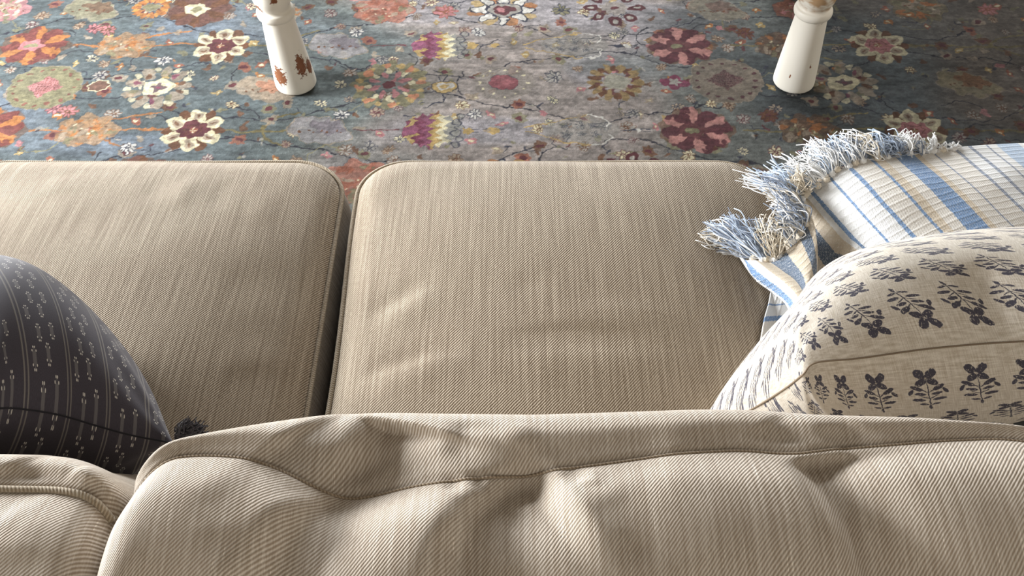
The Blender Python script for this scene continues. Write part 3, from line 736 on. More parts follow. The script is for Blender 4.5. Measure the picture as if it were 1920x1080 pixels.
# ------------------------------------------------------------------ back cushions
def back_cushion(x0, x1, crest, seam, label, folds, zs, seed, body=.02, cap=.035, welt=.0022, dropx=None, hump=.0):
    """crest / seam: image rows of the top outline and of the front welt by image column"""
    root = empty('back_cushion', ((x0 + x1) / 2, .33, .46)); tag(root, label, 'cushion', 'loose back cushions of the sofa')
    n = 300; T_ = 200
    phi = np.linspace(0, math.pi / 2, 14)
    xs = np.concatenate([x0 + cap - cap * np.cos(phi)[:-1], np.linspace(x0 + cap, x1 - cap, n), x1 - cap + cap * np.sin(phi)[1:]])
    ins = np.concatenate([cap * (1 - np.sin(phi))[:-1], np.zeros(n), cap * (1 - np.cos(phi))[1:]])
    xs_c = np.array(crest)[:, 0]; ys_c = np.array(crest)[:, 1]; xs_s = np.array(seam)[:, 0]; ys_s = np.array(seam)[:, 1]
    def sm_interp(px, X_, Y_):
        k = np.array([np.interp(px + o, X_, Y_) for o in (-30, -20, -10, 0, 10, 20, 30)]); return k.mean(0)
    rings = []; seampts = []; backseam = []
    for xi, x in enumerate(xs):
        zS = zs + .004 * math.sin(x * 7 + seed) - (dropx(x) if dropx else 0)
        zC = zS - .020
        pxs = 960 + F * x / .80; pxc = 960 + F * x / .84
        yS = at(0, float(sm_interp(pxs, xs_s, ys_s)), zS).y
        yC = at(0, float(sm_interp(pxc, xs_c, ys_c)), zC).y
        yC = max(yC, yS + .012)
        zB = zS - .035
        ctrl = [(.47, .500), (.515, .545), (min(.53, yC + .09), .63), (min(.515, yC + .048), .72), (yC + .022, zC - .055), (yC, zC), ((yC + yS) / 2 + .004, (zC + zS) / 2 + .012), (yS, zS),
                (yS - .05, zS + body + .002), (yS - .11, zS + body - .004), (.225, zB + .012), (.205, zB - .02), (.225, .62), (.25, .53), (.30, .495), (.38, .490)]
        S = catmull(ctrl, T_, closed=True)
        c = np.array([.36, .66])
        if ins[xi] > 0:
            d = S - c; L = np.linalg.norm(d, axis=1)[:, None]; S = c + d * (1 - ins[xi] / L)
        rings.append(np.stack([np.full(T_, x), S[:, 0], S[:, 1]], -1))
    G = np.stack(rings)                                  # (nx, T, 3)
    nx_ = len(xs); P = G.reshape(-1, 3)
    k_s = int(round(7 / 16 * T_)); k_b = int(round(10.5 / 16 * T_)); k_f = int(round(.2 / 16 * T_))
    tpar = np.tile(np.arange(T_) / T_ * 16, nx_)
    wgt = smoothstep(4.2, 5.2, tpar) * smoothstep(11.5, 10.0, tpar) if False else smoothstep(3.8, 5.0, tpar) * (1 - smoothstep(10.0, 11.5, tpar))
    sn = SN(seed, 14); sn2 = SN(seed + 2, 40)
    dz = sn(P) * .0022 + sn2(P) * .0007
    for (pts, amp, wl, wr, tp) in folds:
        dz += ridge(P, [at(px, py, zs)[:] for px, py in pts], amp, wl, wr, tp)
    P[:, 2] += dz * wgt; P[:, 1] -= dz * wgt * .25
    zz = smoothstep(.585, .67, P[:, 2]) * .04; P[:, 0] = np.clip(P[:, 0], SX0 - .001 - zz, SX1 + .001 + zz)
    P[:, 2] -= .0035 * np.exp(-((tpar - 7.0) / .09) ** 2)
    P[:, 1] += (1 - wgt) * (sn(P) * .004)
    G = P.reshape(nx_, T_, 3)
    seg = np.linalg.norm(np.roll(G, -1, 1) - G, axis=2).mean(0); arc = np.concatenate([[0], np.cumsum(seg)[:-1]])
    def part(name, k0, k1, mat):
        ks = [k % T_ for k in range(k0, k1 + 1)]
        S = G[:, ks]; nv = len(ks)
        acc = np.concatenate([[0], np.cumsum([seg[k] for k in ks[:-1]])])
        UV = np.stack([np.repeat(xs, nv), np.tile(-acc, nx_)], -1)
        return mesh_obj(name, S.reshape(-1, 3), grid_faces(nx_, nv), mat, root, UV)
    part('front_panel', k_f, k_s, M['back']); part('top_boxing', k_s, k_b, M['back']); part('back_panel', k_b, T_ + k_f, M['back'])
    # end caps
    for e, nm in ((0, 'side_boxing'), (nx_ - 1, 'side_boxing')):
        R0 = G[e]; c = R0.mean(0); V = [R0]; sgn = -1 if e == 0 else 1
        for s in (.8, .6, .4, .2, .02):
            r_ = c + (R0 - c) * s; r_[:, 0] += sgn * .002 * (1 - s ** 2); V.append(r_)
        V = np.concatenate(V); idx = np.arange(6 * T_).reshape(6, T_)
        f = np.stack([idx[:-1], np.roll(idx[:-1], -1, 1), np.roll(idx[1:], -1, 1), idx[1:]], -1).reshape(-1, 4)
        if e == 0: f = f[:, ::-1]
        mesh_obj(nm, V, f, M['back'], root, np.stack([V[:, 1], V[:, 2]], -1))
    return root, G, k_s, k_b, xs
crest_r = [(230, 905), (280, 848), (340, 832), (400, 814), (470, 797), (560, 783), (640, 775), (720, 773), (850, 776), (1000, 778), (1150, 773), (1330, 768), (1450, 770), (1560, 779), (1650, 782), (1730, 786), (1800, 795), (1860, 804), (1920, 811), (2050, 830), (2300, 870)]
seam_r = [(230, 925), (290, 858), (340, 850), (420, 851), (480, 860), (540, 882), (590, 905), (640, 919), (700, 912), (760, 900), (860, 892), (960, 884), (1100, 870), (1240, 852), (1300, 846), (1400, 840), (1500, 848), (1600, 836), (1700, 830), (1800, 822), (1920, 818), (2050, 838), (2300, 880)]
bfolds = [
    ([(735, 780), (700, 850), (640, 930), (570, 1010), (500, 1110), (440, 1200)], -.027, .060, .022, .04),
    ([(1050, 890), (960, 935), (900, 985), (868, 1060), (860, 1180)], -.030, .068, .019, .20),
    ([(1515, 850), (1545, 920), (1600, 1000), (1660, 1100), (1700, 1180)], -.021, .050, .016, .10),
    ([(1130, 930), (1180, 1010), (1200, 1100)], -.004, .036, .02, .3),
    ([(1280, 780), (1260, 860), (1270, 950)], .003, .03, .02, .3),
    ([(420, 900), (470, 1000), (430, 1100)], -.005, .03, .03, .3),
    ([(860, 895), (840, 930)], -.004, .008, .008, .3), ([(905, 890), (890, 925)], -.004, .008, .008, .3), ([(1060, 880), (1090, 920)], -.003, .01, .01, .3), ([(1110, 878), (1110, 930)], .003, .01, .01, .3),
    ([(560, 790), (610, 850), (640, 915)], -.010, .05, .05, .2),
    ([(1440, 775), (1480, 810), (1490, 840)], -.004, .015, .02, .3), ([(1600, 780), (1590, 810), (1560, 835)], -.004, .02, .02, .3),
    ([(880, 780), (870, 820), (850, 870)], -.004, .02, .012, .3), ([(980, 790), (960, 850)], .003, .015, .015, .3)]
XL_R = -.345
br, GRr, ks, kb, xsr = back_cushion(XL_R, SX1 + .03, crest_r, seam_r, 'large beige twill back cushion right of the gap with deep diagonal creases', bfolds, .872, 2)
sp = GRr[8:-8, ks] + np.array([0, 0, .0006]); tube('seam_welt', sp[::2], .0015, M['seam'], br, 8)
sp = GRr[8:-8, kb] + np.array([0, -.001, 0]); tube('seam_welt', sp[::2], .0015, M['seam'], br, 8)

crest_l = [(-900, 850), (-200, 850), (0, 850), (80, 852), (140, 862), (180, 880), (240, 905), (300, 930)]
seam_l = [(-900, 905), (-200, 908), (0, 914), (60, 914), (110, 918), (160, 930), (195, 950), (215, 985), (260, 1040)]
bl, GLl, ks2, kb2, xsl = back_cushion(SX0 - .03, -.353, crest_l, seam_l, 'beige twill back cushion left of the gap, its corner behind the dark pillow', [
    ([(40, 850), (60, 880), (50, 910)], -.005, .02, .02, .3), ([(20, 950), (60, 1000), (30, 1080)], .004, .03, .03, .3), ([(150, 870), (180, 905)], .004, .01, .015, .3)], .855, 6, body=.012, cap=.035)
sp = GLl[6:-4, ks2] + np.array([0, 0, .002]); tube('piping', sp[::2], .0042, M['pipe'], bl, 8)
sp = GLl[6:-8, kb2]; tube('piping', sp[::2], .0042, M['pipe'], bl, 8)

# ------------------------------------------------------------------ pillows
def rest_height(x, y):
    """height of the seat cushions and arms below a point: soft things are pressed up to it"""
    h = np.full(x.shape, .30)
    for (x0, x1, cr) in ((xl + .004, SX1 - .014, .084), (SX0 + .014, xl_left, .080)):
        cx, cy, a, b = (x0 + x1) / 2, (yb + yf) / 2, (x1 - x0) / 2, (yf - yb) / 2
        u = np.abs((x - cx) / a); v_ = np.abs((y - cy) / b); m = np.maximum(u, v_)
        par = np.clip(1 - u ** 2.3, 0, 1) * np.clip(1 - v_ ** 2.3, 0, 1)
        edge = np.clip((1 - m) * min(a, b) / .045, 0, 1); roll = np.sqrt(1 - (1 - edge) ** 2)
        h = np.maximum(h, np.where(m < 1.01, ZT + cr * (.27 * roll + .73 * par * roll) + .006, .3))
    px_ = [SX1 + .012, SX1 + .030, SX1 + .05, SX1 + .111, SX1 + .17, SX1 + .211]; pz = [.50, .552, .565, .584, .565, .50]
    return np.maximum(h, np.where((y < 1.12) & (x > px_[0]) & (x < px_[-1]), np.interp(x, px_, pz), .3))
def press(P):
    P[:, 2] = np.maximum(P[:, 2], rest_height(P[:, 0], P[:, 1])); return P
def coons(top, right, bottom, left, n):
    """top: TL->TR, bottom: BL->BR, left: TL->BL, right: TR->BR; (n,3) arrays -> grid[u(along top), v(down)]"""
    u = np.linspace(0, 1, n)[:, None, None]; v = np.linspace(0, 1, n)[None, :, None]
    return (1 - v) * top[:, None] + v * bottom[:, None] + (1 - u) * left[None] + u * right[None] \
        - ((1 - u) * (1 - v) * top[0] + u * (1 - v) * top[-1] + (1 - u) * v * bottom[0] + u * v * bottom[-1])
def pillow(name, label, edges, thick_f, thick_b, size, mat, seam_mat, seed, n=161, pw=2.2, q=.62, extra=None, wr=1.0, seam_r=.0012, lop=0.0):
    top, right, bottom, left = [catmull(e, n) for e in edges]
    base = coons(top, right, bottom, left, n)
    nrm = np.cross(right[-1] - left[0] * 0 - top[0], top[-1] - bottom[0]); nrm = np.cross(top[-1] - bottom[0], bottom[-1] - top[0]); nrm /= np.linalg.norm(nrm)
    if nrm[1] < 0: nrm = -nrm
    root = empty(name, tuple(base[n // 2, n // 2] - np.array([0, 0, .1]))); tag(root, label, 'pillow')
    t = np.linspace(-1, 1, n); fu = np.clip(1 - np.abs(t) ** pw, 0, 1)
    U_, V_ = np.meshgrid(t, t, indexing='ij')
    prof = (fu[:, None] * fu[None, :]) ** q * (1 + lop * (U_ - np.maximum(U_, 0)) * (1 - V_) / 2)
    sn = SN(seed, 16); sn2 = SN(seed + 1, 34)
    W = prof ** .5
    UV = np.stack([(U_ + 1) / 2 * size[0], -(V_ + 1) / 2 * size[1]], -1)
    for side, th, nm in ((1, thick_f, 'front_panel'), (-1, thick_b, 'back_panel')):
        P = base + side * nrm * (prof * th)[..., None]
        flat = P.reshape(-1, 3)
        wrk = (sn(flat) * .0032 + sn2(flat) * .0012) * wr
        # radial gathers out of the corners
        g = np.zeros(n * n)
        for cu in (-1, 1):
            for cv in (-1, 1):
                du, dv = (U_ - cu).ravel(), (V_ - cv).ravel(); rr_ = np.hypot(du, dv); an = np.arctan2(dv * cv, du * cu)
                g += np.cos(an * 11 + seed) * np.exp(-((rr_ - .35) / .25) ** 2) * .0035 * wr
        flat = flat + side * nrm * ((wrk + g) * W.ravel())[:, None]
        if extra: flat = extra(flat, U_.ravel(), V_.ravel(), side, W.ravel())
        flat = press(flat)
        uv = UV.reshape(-1, 2).copy()
        if side < 0: uv[:, 1] = -uv[:, 1]
        fcs = grid_faces(n, n)
        mesh_obj(nm, flat, fcs if side > 0 else fcs[:, ::-1], mat, root, uv)
    loop = press(np.concatenate([top[:-1], right[:-1], bottom[::-1][:-1], left[::-1][:-1]]))
    tube('seam', loop[::2], seam_r, seam_mat, root, 6, closed=True)
    return root, base, nrm

# dark indigo pillow ------------------------------------------------
def dark_mat():
    t = NT('charcoal_jacquard', 0.8, 0.25, 0.2); uv = t.uv(); x, y, _ = t.sep(uv)
    fine = t.noise(t.map(uv, scale=(900, 900, 1)), 1, 2)
    base = t.mix(fine, (0.030, 0.026, 0.034, 1), (0.068, 0.060, 0.076, 1))
    PX = .0840
    xs = t.math('FRACT', t.math('DIVIDE', t.math('ADD', x, .004), PX))
    def band(c, w_): return t.math('SUBTRACT', 1.0, t.step(t.math('ABSOLUTE', t.math('SUBTRACT', xs, c)), w_ - .006, w_ + .006))
    st = t.math('MAXIMUM', band(.10, .016), band(.18, .016))
    col = t.mix(t.math('MULTIPLY', st, .8), base, (0.19, 0.175, 0.16, 1))
    # little motifs: two staggered columns between the stripes
    tot = None; dots = None
    for c, off in ((.34, 0.0), (.51, .5), (.67, 0.1), (.83, .6)):
        yy = t.math('SUBTRACT', t.math('FRACT', t.math('ADD', t.math('DIVIDE', y, .052), off)), .5)
        xx = t.math('SUBTRACT', xs, c)
        ax = t.math('ABSOLUTE', xx); ay = t.math('ABSOLUTE', yy)
        body = t.math('MULTIPLY', t.math('LESS_THAN', ax, .042), t.math('LESS_THAN', ay, .105))
        arm_ = t.math('MULTIPLY', t.math('LESS_THAN', ax, .010), t.math('LESS_THAN', ay, .17))
        m = t.math('MAXIMUM', body, arm_)
        def dot(dx, dy, r_=.0011):
            a = t.math('MULTIPLY', t.math('SUBTRACT', xx, dx), PX); b = t.math('MULTIPLY', t.math('SUBTRACT', ay, dy), .052)
            return t.math('LESS_THAN', t.math('SQRT', t.math('ADD', t.math('MULTIPLY', a, a), t.math('MULTIPLY', b, b))), r_)
        d = t.math('MAXIMUM', t.math('MAXIMUM', dot(.044, .115), dot(-.044, .115)), t.math('MAXIMUM', dot(.018, .18), dot(-.018, .18)))
        tot = m if tot is None else t.math('MAXIMUM', tot, m); dots = d if dots is None else t.math('MAXIMUM', dots, d)
    col = t.mix(t.math('MULTIPLY', tot, .62), col, (0.17, 0.16, 0.16, 1))
    col = t.mix(dots, col, (0.55, 0.52, 0.47, 1))
    return t.out(col, t.bump(t.math('ADD', fine, t.math('MULTIPLY', t.math('MAXIMUM', dots, st), .8)), .0005, .6))
M['dark'] = dark_mat()
t_ = NT('charcoal_thread', 0.8, 0.3); M['darkseam'] = t_.out((0.012, 0.011, 0.016, 1))
t_ = NT('charcoal_tassel', 0.75, 0.4); M['darktassel'] = t_.out(t_.mix(t_.noise(t_.obj(), 300, 2), (0.02, 0.018, 0.026, 1), (0.085, 0.078, 0.10, 1)))
TR = at(326, 831, .735); BRc = Vector((-.60, .765, .50)); TL = Vector((-.82, .50, .86)); BLc = Vector((-1.0, .80, .53))
e_top = [TL, at(-80, 760, .825), at(30, 766, .81), at(110, 778, .79), at(180, 798, .775), at(250, 817, .757), TR]
e_right = [TR, TR + Vector((-.045, .045, -.062)), TR + Vector((-.11, .12, -.135)), TR + Vector((-.18, .21, -.19)), BRc]
e_bottom = [BLc, Vector((-.9, .775, .515)), Vector((-.78, .765, .508)), BRc]
e_left = [TL, Vector((-.87, .58, .78)), Vector((-.93, .68, .66)), BLc]
dk, dbase, dn = pillow('throw_pillow', 'charcoal throw pillow with pale stripes and stitched motifs, a tassel at its corner', [e_top, e_right, e_bottom, e_left], .170, .145, (.48, .62), M['dark'], M['darkseam'], 21, pw=2.0, q=.62)
# tassel
def strands(rs_, root_p, tips, n_per, r, bend, spread, npts=9, seg=4, flare=1.0):
    V = []; Fs = []; off = 0
    for tip in tips:
        for _ in range(n_per):
            a = np.array(root_p) + rs_.randn(3) * spread * .22
            b = np.array(tip) + rs_.randn(3) * spread * flare
            m1 = a + (b - a) * .35 + rs_.randn(3) * bend + np.array([0, 0, bend * .9]); m2 = a + (b - a) * .72 + rs_.randn(3) * bend + np.array([0, 0, bend * .5])
            P = catmull([a, m1, m2, b], npts); v_, f_, _ = tube_data(P, r * rs_.uniform(.7, 1.15), seg)
            V.append(v_); Fs.append(f_ + off); off += len(v_)
    return np.concatenate(V), np.concatenate(Fs)
rs_t = np.random.RandomState(4)
tips = [np.array(at(px, py, z)) for px, py, z in ((343, 800, .75), (353, 792, .765), (366, 795, .765), (376, 804, .76), (384, 815, .75))]
V, Fs = strands(rs_t, at(336, 829, .737), tips, 34, .0007, .003, .0035)
tas = mesh_obj('tassel', V, Fs, M['darktassel'], dk)
tag(tas, kind=None)

# floral block-printed pillow ----------------------------------------
def floral_mat():
    t = NT('block_printed_linen', 0.9, 0.15, 0.15); uv = t.uv(); x, y, _ = t.sep(uv)
    x = t.math('MULTIPLY_ADD', t.math('MAXIMUM', t.math('MULTIPLY', y, -1.0), 0.0), 0.6, x)
    # linen weave
    wx_ = t.math('SINE', t.math('MULTIPLY', x, 2 * math.pi / .0013)); wy_ = t.math('SINE', t.math('MULTIPLY', y, 2 * math.pi / .0013))
    weave = t.math('MULTIPLY', wx_, wy_)
    nx_ = t.noise(t.map(uv, scale=(1200, 60, 1)), 1, 1); ny_ = t.noise(t.map(uv, scale=(60, 1200, 1)), 1, 1)
    v = t.math('ADD', t.math('MULTIPLY', nx_, .5), t.math('MULTIPLY', ny_, .5)); v = t.math('ADD', v, t.math('MULTIPLY', weave, .10))
    base = t.mix(t.step(v, .25, .75), (0.46, 0.39, 0.30, 1), (0.80, 0.75, 0.67, 1))
    CXm, CYm = .0500, .0500
    ry = t.math('DIVIDE', y, CYm); row = t.math('FLOOR', ry)
    shift = t.math('MULTIPLY', t.math('MODULO', t.math('ABSOLUTE', row), 2.0), .5)
    rx_ = t.math('ADD', t.math('DIVIDE', x, CXm), shift)
    # motif frame in metres around the cell centre; the sign of v flips so that blooms point at the seam
    mx = t.math('MULTIPLY', t.math('SUBTRACT', t.math('FRACT', rx_), .5), CXm)
    my0 = t.math('MULTIPLY', t.math('SUBTRACT', t.math('FRACT', ry), .5), CYm)
    sg = t.math('SIGN', y); my = t.math('MULTIPLY', my0, t.math('MULTIPLY', sg, -1.0))
    # on the front v<0, seam is at v=0 (upwards); on the back v>0, seam downwards
    p0 = t.comb(t.math('MULTIPLY', mx, .74), my)
    wn = t.n('ShaderNodeTexNoise'); t.link(uv, wn.inputs['Vector']); wn.inputs['Scale'].default_value = 260
    ad = t.n('ShaderNodeVectorMath', operation='MULTIPLY_ADD'); t.link(wn.outputs['Color'], ad.inputs[0]); ad.inputs[1].default_value = (.0022, .0022, 0); t.link(p0, ad.inputs[2])
    sb = t.n('ShaderNodeVectorMath', operation='SUBTRACT'); t.link(ad.outputs[0], sb.inputs[0]); sb.inputs[1].default_value = (.0011, .0011, 0)
    p = sb.outputs[0]
    mm = .00092
    E_ = [(0, -6, 90, 18, .55)]                                                     # stem
    for a in (45, 135, 225, 315): E_.append((6.2 * math.cos(R(a)), 14.5 + 4.6 * math.sin(R(a)), math.degrees(math.atan2(math.sin(R(a)) * .5, math.cos(R(a)))), 4.8, 2.9))   # four petals
    E_ += [(-8.5, 5.5, 150, 5.5, 2.1), (8.5, 5.5, 30, 5.5, 2.1), (-13.5, 1.5, 60, 3.6, 1.6), (13.5, 1.5, 120, 3.6, 1.6)]
    E_ += [(-6.5, -1.5, 165, 4.6, 1.7), (6.5, -1.5, 15, 4.6, 1.7), (-8.0, -9.0, 170, 5.4, 1.9), (8.0, -9.0, 10, 5.4, 1.9), (-4.5, -16.5, 160, 3.6, 1.4), (4.5, -16.5, 20, 3.6, 1.4), (0, -22, 90, 3.4, 1.3)]
    E_ += [(-4, 3.0, 140, 5, .5), (4, 3.0, 40, 5, .5), (-3.5, -6, 150, 4, .5), (3.5, -6, 30, 4, .5)]
    mn_ = None
    for (ex, ey, a, lx, ly) in E_:
        L = t.n('ShaderNodeVectorMath', operation='LENGTH')
        t.link(t.map(p, loc=(ex * mm, ey * mm, 0), rot=(0, 0, R(a)), scale=(lx * mm, ly * mm, 1), typ='TEXTURE'), L.inputs[0])
        k = t.math('MULTIPLY', t.math('SUBTRACT', L.outputs['Value'], 1.0), ly)
        mn_ = k if mn_ is None else t.math('MINIMUM', mn_, k)
    ink = t.math('SUBTRACT', 1.0, t.step(mn_, -.15, .25))
    worn = t.step(t.noise(t.map(uv, scale=(500, 500, 1)), 1, 3, .6), .30, .44)
    ink = t.math('MULTIPLY', ink, worn)
    inkc = t.mix(t.noise(t.map(uv, scale=(40, 40, 1)), 1, 1), (0.012, 0.012, 0.035, 1), (0.05, 0.05, 0.09, 1))
    col = t.mix(t.math('MULTIPLY', ink, .93), base, inkc)
    h = t.math('ADD', v, t.math('MULTIPLY', weave, .3))
    return t.out(col, t.bump(h, .0005, .6))
M['floral'] = floral_mat()
t_ = NT('linen_thread', 0.9); M['linenseam'] = t_.out((0.22, 0.17, 0.12, 1))
C0 = at(1506, 702, .735)
f_top = [C0, at(1530, 680, .745), at(1610, 672, .75), at(1760, 652, .755), at(1920, 640, .76), at(2100, 635, .78), Vector((.80, .64, .80))]
f_left = [C0, at(1470, 730, .69), at(1412, 766, .63), Vector((.275, .62, .57)), Vector((.262, .655, .512))]
f_bottom = [Vector((.262, .655, .512)), Vector((.40, .72, .512)), Vector((.46, .78, .56)), Vector((.66, .82, .62)), Vector((.86, .86, .66))]
f_right = [Vector((.80, .64, .80)), Vector((.85, .72, .76)), Vector((.86, .86, .66))]
def fl_extra(P, u, v, side, W):
    # fold running down-right from the throw across the front
    if side > 0:
        d = ridge(P, [at(1780, 560, .72)[:], at(1840, 620, .74)[:], at(1880, 690, .76)[:]], -.008, .02, .02)
        P[:, 2] += d * np.clip(W, 0, 1)
    return P
fp, fbase, fn = pillow('throw_pillow', 'cream linen throw pillow block-printed with dark blue flower sprigs, leaning on the striped throw', [f_top, f_right, f_bottom, f_left], .125, .12, (.49, .47), M['floral'], M['linenseam'], 33, pw=2.4, q=.6, extra=fl_extra, wr=.8, lop=.30)

# ------------------------------------------------------------------ striped throw over the arm
def throw_mat():
    t = NT('striped_cotton_throw', 0.95, 0.2, 0.1); uv = t.uv(); x, y, _ = t.sep(uv)
    wob = t.math('MULTIPLY', t.math('SUBTRACT', t.noise(t.map(uv, scale=(3, 500, 1)), 1, 1), .5), .05)
    u = t.math('DIVIDE', t.math('ADD', x, wob), 8.0)
    Wt = (0.76, 0.76, 0.75, 1); Tn = (0.60, 0.51, 0.39, 1); Bl = (0.16, 0.27, 0.46, 1); Sl = (0.11, 0.15, 0.21, 1); Lb = (0.42, 0.53, 0.68, 1); Th = (0.25, 0.29, 0.38, 1); Of = (0.70, 0.66, 0.60, 1)
    S_ = [(0, Tn), (.10, Sl), (.26, Tn), (.44, Sl), (.70, Tn), (.95, Wt), (1.08, Bl), (1.16, Wt), (1.66, Bl), (1.74, Wt), (2.17, Bl), (2.26, Of), (2.70, Bl), (2.78, Tn), (2.95, Of), (3.20, Bl), (3.60, Tn), (3.72, Of), (3.98, Th), (4.03, Of), (4.40, Th), (4.45, Wt), (4.68, Th), (4.74, Wt), (4.95, Th), (4.99, Wt), (5.12, Lb), (5.42, Wt), (5.9, Bl), (6.2, Wt)]
    col = t.ramp(u, [(p / 8.0, c) for p, c in S_], 'CONSTANT')
    slb = t.noise(t.map(uv, scale=(14, 900, 1)), 1, 2); sl2 = t.noise(t.map(uv, scale=(90, 260, 1)), 1, 2)
    col = t.mix(t.math('MULTIPLY', t.step(sl2, .48, .68), .45), col, (0.80, 0.79, 0.77, 1))
    cross = t.math('POWER', t.math('MULTIPLY_ADD', t.math('SINE', t.math('ADD', t.math('MULTIPLY', y, 2 * math.pi / .013), t.math('MULTIPLY', t.noise(t.map(uv, scale=(1.5, 40, 1)), 1, 1), 5))), .5, .5), 4.0)
    wv = t.math('MULTIPLY', t.math('SINE', t.math('MULTIPLY', x, 2 * math.pi * 24)), t.math('SINE', t.math('MULTIPLY', y, 2 * math.pi / .0026)))
    h = t.math('ADD', t.math('MULTIPLY', cross, .9), t.math('ADD', t.math('MULTIPLY', wv, .25), t.math('ADD', t.math('MULTIPLY', slb, .5), sl2)))
    return t.out(col, t.bump(h, .0016, .7))
M['throw'] = throw_mat()
def patch(name, ctrl, nu, nv, mat, parent, umap=None, rip=0.0, seed=0, thick=.0035, uscale=None):
    A_ = np.array([[tuple(at(px, py, z)) for px, py, z in row] for row in ctrl])      # (rows s, cols t, 3)
    G = catmull(A_, nu); G = np.swapaxes(catmull(np.swapaxes(G, 0, 1), nv), 0, 1)
    sn = SN(seed, 26); sn2 = SN(seed + 3, 70)
    fl_ = G.reshape(-1, 3); G[..., 2] += (sn(fl_) * rip + sn2(fl_) * rip * .3).reshape(G.shape[:2])
    su = np.linspace(0, len(ctrl) - 1, nu) if umap is None else np.interp(np.linspace(0, len(ctrl) - 1, nu), range(len(ctrl)), umap)
    G = press(G.reshape(-1, 3) - np.array([0, 0, thick / 2 + .001])).reshape(G.shape) + np.array([0, 0, thick / 2 + .001])
    vd = np.concatenate([[0], np.cumsum(np.linalg.norm(np.diff(G, axis=1), axis=2).mean(0))])
    UV = np.stack(np.meshgrid(su, vd, indexing='ij'), -1).reshape(-1, 2)
    o = mesh_obj(name, G.reshape(-1, 3), grid_faces(nu, nv), mat, parent, UV)
    md = o.modifiers.new('thickness', 'SOLIDIFY'); md.thickness = thick; md.offset = 0
    return o, G
thr = empty('throw_blanket', (.6, .95, .58)); tag(thr, 'blue and white striped cotton throw with knotted fringe draped over the arm', 'throw')
Tc = [
    [(1462, 440, .500), (1500, 520, .497), (1545, 610, .495), (1600, 700, .495), (1660, 800, .50)],
    [(1513, 368, .555), (1570, 434, .560), (1628, 500, .560), (1690, 580, .56), (1750, 670, .56)],
    [(1572, 322, .588), (1632, 388, .600), (1694, 455, .600), (1760, 530, .60), (1830, 620, .60)],
    [(1652, 292, .598), (1712, 350, .612), (1772, 412, .612), (1840, 490, .61), (1920, 580, .61)],
    [(1742, 281, .600), (1800, 332, .616), (1858, 390, .616), (1930, 460, .612), (2020, 550, .61)],
    [(1850, 274, .600), (1904, 318, .618), (1962, 372, .616), (2040, 440, .61), (2130, 520, .61)],
    [(1985, 268, .596), (2040, 310, .612), (2105, 364, .606), (2190, 436, .60), (2270, 500, .60)],
    [(2120, 262, .585), (2190, 300, .596), (2260, 352, .59), (2340, 420, .59), (2430, 500, .59)]]
sheet, SG = patch('woven_sheet', Tc, 190, 130, M['throw'], thr, rip=.0022, seed=5)
Fc_ = [
    [(1383, 486, .503), (1410, 518, .508), (1448, 546, .514), (1476, 572, .530), (1484, 605, .535), (1470, 660, .53)],
    [(1412, 490, .522), (1440, 512, .536), (1470, 534, .549), (1495, 562, .556), (1500, 600, .552), (1490, 660, .54)],
    [(1450, 494, .530), (1470, 508, .545), (1495, 528, .556), (1508, 555, .560), (1508, 600, .555), (1500, 660, .54)],
    [(1485, 468, .550), (1498, 490, .562), (1512, 515, .569), (1516, 550, .564), (1512, 600, .55), (1505, 660, .54)],
    [(1510, 438, .566), (1520, 462, .572), (1526, 500, .570), (1522, 545, .560), (1514, 600, .55), (1509, 660, .54)],
    [(1520, 404, .577), (1530, 442, .577), (1530, 495, .567), (1525, 545, .555), (1517, 600, .545), (1511, 660, .535)]]
fold_o, FG = patch('folded_corner', Fc_, 120, 110, M['throw'], thr, umap=[1.22, 1.02, .66, .40, .20, .0], rip=.0012, seed=9, thick=.006)
Fu_ = [
    [(1446, 544, .505), (1470, 548, .508), (1500, 545, .512)],
    [(1440, 572, .504), (1464, 570, .506), (1500, 565, .510)],
    [(1432, 600, .504), (1458, 594, .505), (1498, 588, .508)],
    [(1424, 640, .504), (1452, 632, .505), (1490, 625, .508)],
    [(1416, 690, .504), (1450, 680, .505), (1490, 670, .508)]]
under_o, UG = patch('folded_corner', Fu_, 60, 40, M['throw'], thr, umap=[1.5, 1.68, 2.20, 2.5, 2.69], rip=.0008, seed=10, thick=.004)
# fringe
def yarn(name, c1_, c2_):
    t = NT(name, 0.9, 0.3, 0.1); return t.out(t.mix(t.noise(t.obj(), 220, 2), c1_, c2_))
Yw = yarn('fringe_white', (0.70, 0.70, 0.69, 1), (0.88, 0.88, 0.87, 1)); Yb = yarn('fringe_light_blue', (0.36, 0.46, 0.62, 1), (0.62, 0.70, 0.80, 1))
Ys = yarn('fringe_slate', (0.14, 0.18, 0.25, 1), (0.34, 0.38, 0.46, 1)); Yc = yarn('fringe_cream', (0.58, 0.50, 0.38, 1), (0.76, 0.70, 0.60, 1))
rs_f = np.random.RandomState(12)
def knot_mesh(c, r, rs_):
    bm = bmesh.new(); bmesh.ops.create_icosphere(bm, subdivisions=3, radius=r)
    a = rs_.rand() * 6
    V = []
    for v_ in bm.verts:
        q = v_.co.normalized(); k = 1 + .13 * math.sin(5 * math.atan2(q.y, q.x) + 7 * q.z + a); V.append((c[0] + v_.co.x * k, c[1] + v_.co.y * k, c[2] + v_.co.z * k * 1.05))
    bm.verts.index_update(); Fk = [tuple(x.index for x in f_.verts) for f_ in bm.faces]; bm.free(); return V, Fk
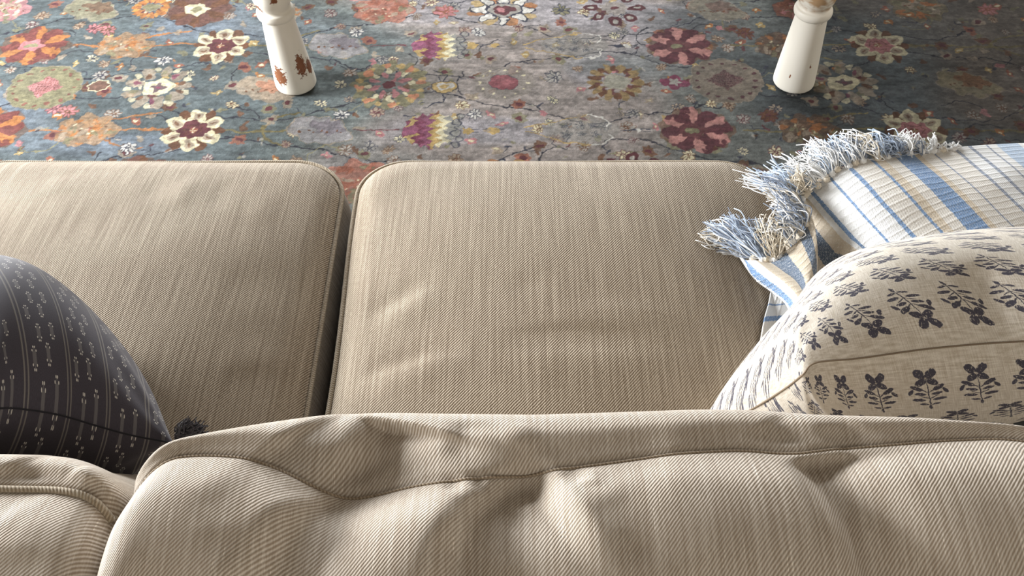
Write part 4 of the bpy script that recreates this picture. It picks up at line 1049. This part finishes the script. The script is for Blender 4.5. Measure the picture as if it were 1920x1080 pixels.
def fringe(ax, ay, az, tx, ty, tz, cols, spread=.010, bend=.006, n=17, kr=.0056, knot=None, loops=False):
    root_p = np.array(at(ax, ay, az)); tip = np.array(at(tx, ty, tz))
    L = None
    for k, cm in enumerate(cols):
        V, Fs = strands(rs_f, root_p, [tip + rs_f.randn(3) * .005], n, .00085, bend * 1.15, spread * .9, 12, 5)
        if L is None: L = mesh_obj('tassel', V, Fs, cm, thr); first = L
        else: mesh_obj('yarn', V, Fs, cm, None).parent = first
    V, Fk = knot_mesh(root_p, kr, rs_f)
    kk = mesh_obj('knot', V, Fk, knot or (Yc if rs_f.rand() < .45 else Yw), None); kk.parent = first
FR = [
    (1382, 478, .507, 1292, 471, .503, [Yw, Ys], .004, .003), (1380, 474, .510, 1312, 447, .510, [Yw, Yc], .007, .006),
    (1412, 484, .524, 1325, 424, .530, [Yb, Ys], .009, .005), (1430, 486, .530, 1352, 416, .545, [Yb, Yw], .008, .005), (1437, 486, .532, 1378, 418, .548, [Ys, Yb], .009, .006),
    (1446, 487, .532, 1408, 425, .548, [Ys, Yb], .009, .006), (1453, 486, .535, 1432, 428, .552, [Yc, Yc], .009, .010), (1462, 482, .538, 1450, 430, .560, [Yc], .009, .010),
    (1486, 452, .560, 1448, 424, .572, [Ys, Yw], .008, .008), (1502, 436, .568, 1455, 396, .580, [Yw, Ys], .009, .006), (1515, 422, .573, 1450, 372, .575, [Yw, Ys], .009, .005), (1512, 402, .570, 1440, 362, .570, [Yw, Yc], .010, .006),
    (1508, 388, .566, 1430, 348, .560, [Ys, Yb], .009, .006), (1504, 374, .566, 1410, 334, .552, [Yw, Yb], .010, .005), (1510, 366, .567, 1446, 318, .560, [Yb, Yw], .010, .005), (1514, 362, .568, 1482, 345, .572, [Yc, Yc], .006, .010),
    (1534, 348, .578, 1466, 312, .565, [Yw, Yb], .010, .005), (1550, 336, .584, 1482, 306, .575, [Yw, Yw], .009, .006), (1560, 326, .588, 1514, 290, .580, [Yw, Yb], .010, .006), (1570, 318, .592, 1524, 272, .585, [Yw, Yw], .008, .006),
    (1592, 312, .596, 1546, 268, .590, [Yb, Yw], .009, .006), (1604, 306, .598, 1564, 262, .592, [Yb, Yw], .009, .006), (1618, 302, .600, 1590, 262, .594, [Yw, Ys], .008, .009), (1646, 297, .602, 1606, 264, .594, [Yc, Yw], .007, .010),
    (1664, 294, .602, 1634, 268, .594, [Ys, Yb], .008, .008), (1684, 291, .603, 1662, 270, .594, [Ys, Yb], .007, .008), (1706, 288, .603, 1690, 270, .595, [Yw, Yw], .006, .008), (1728, 285, .604, 1716, 274, .595, [Yw, Ys], .005, .006),
    (1750, 283, .604, 1744, 276, .596, [Yw], .004, .004), (1768, 281, .604, 1764, 276, .596, [Yw], .004, .004), (1788, 279, .604, 1784, 275, .596, [Yw], .004, .004)]
for r_ in FR: fringe(*r_)
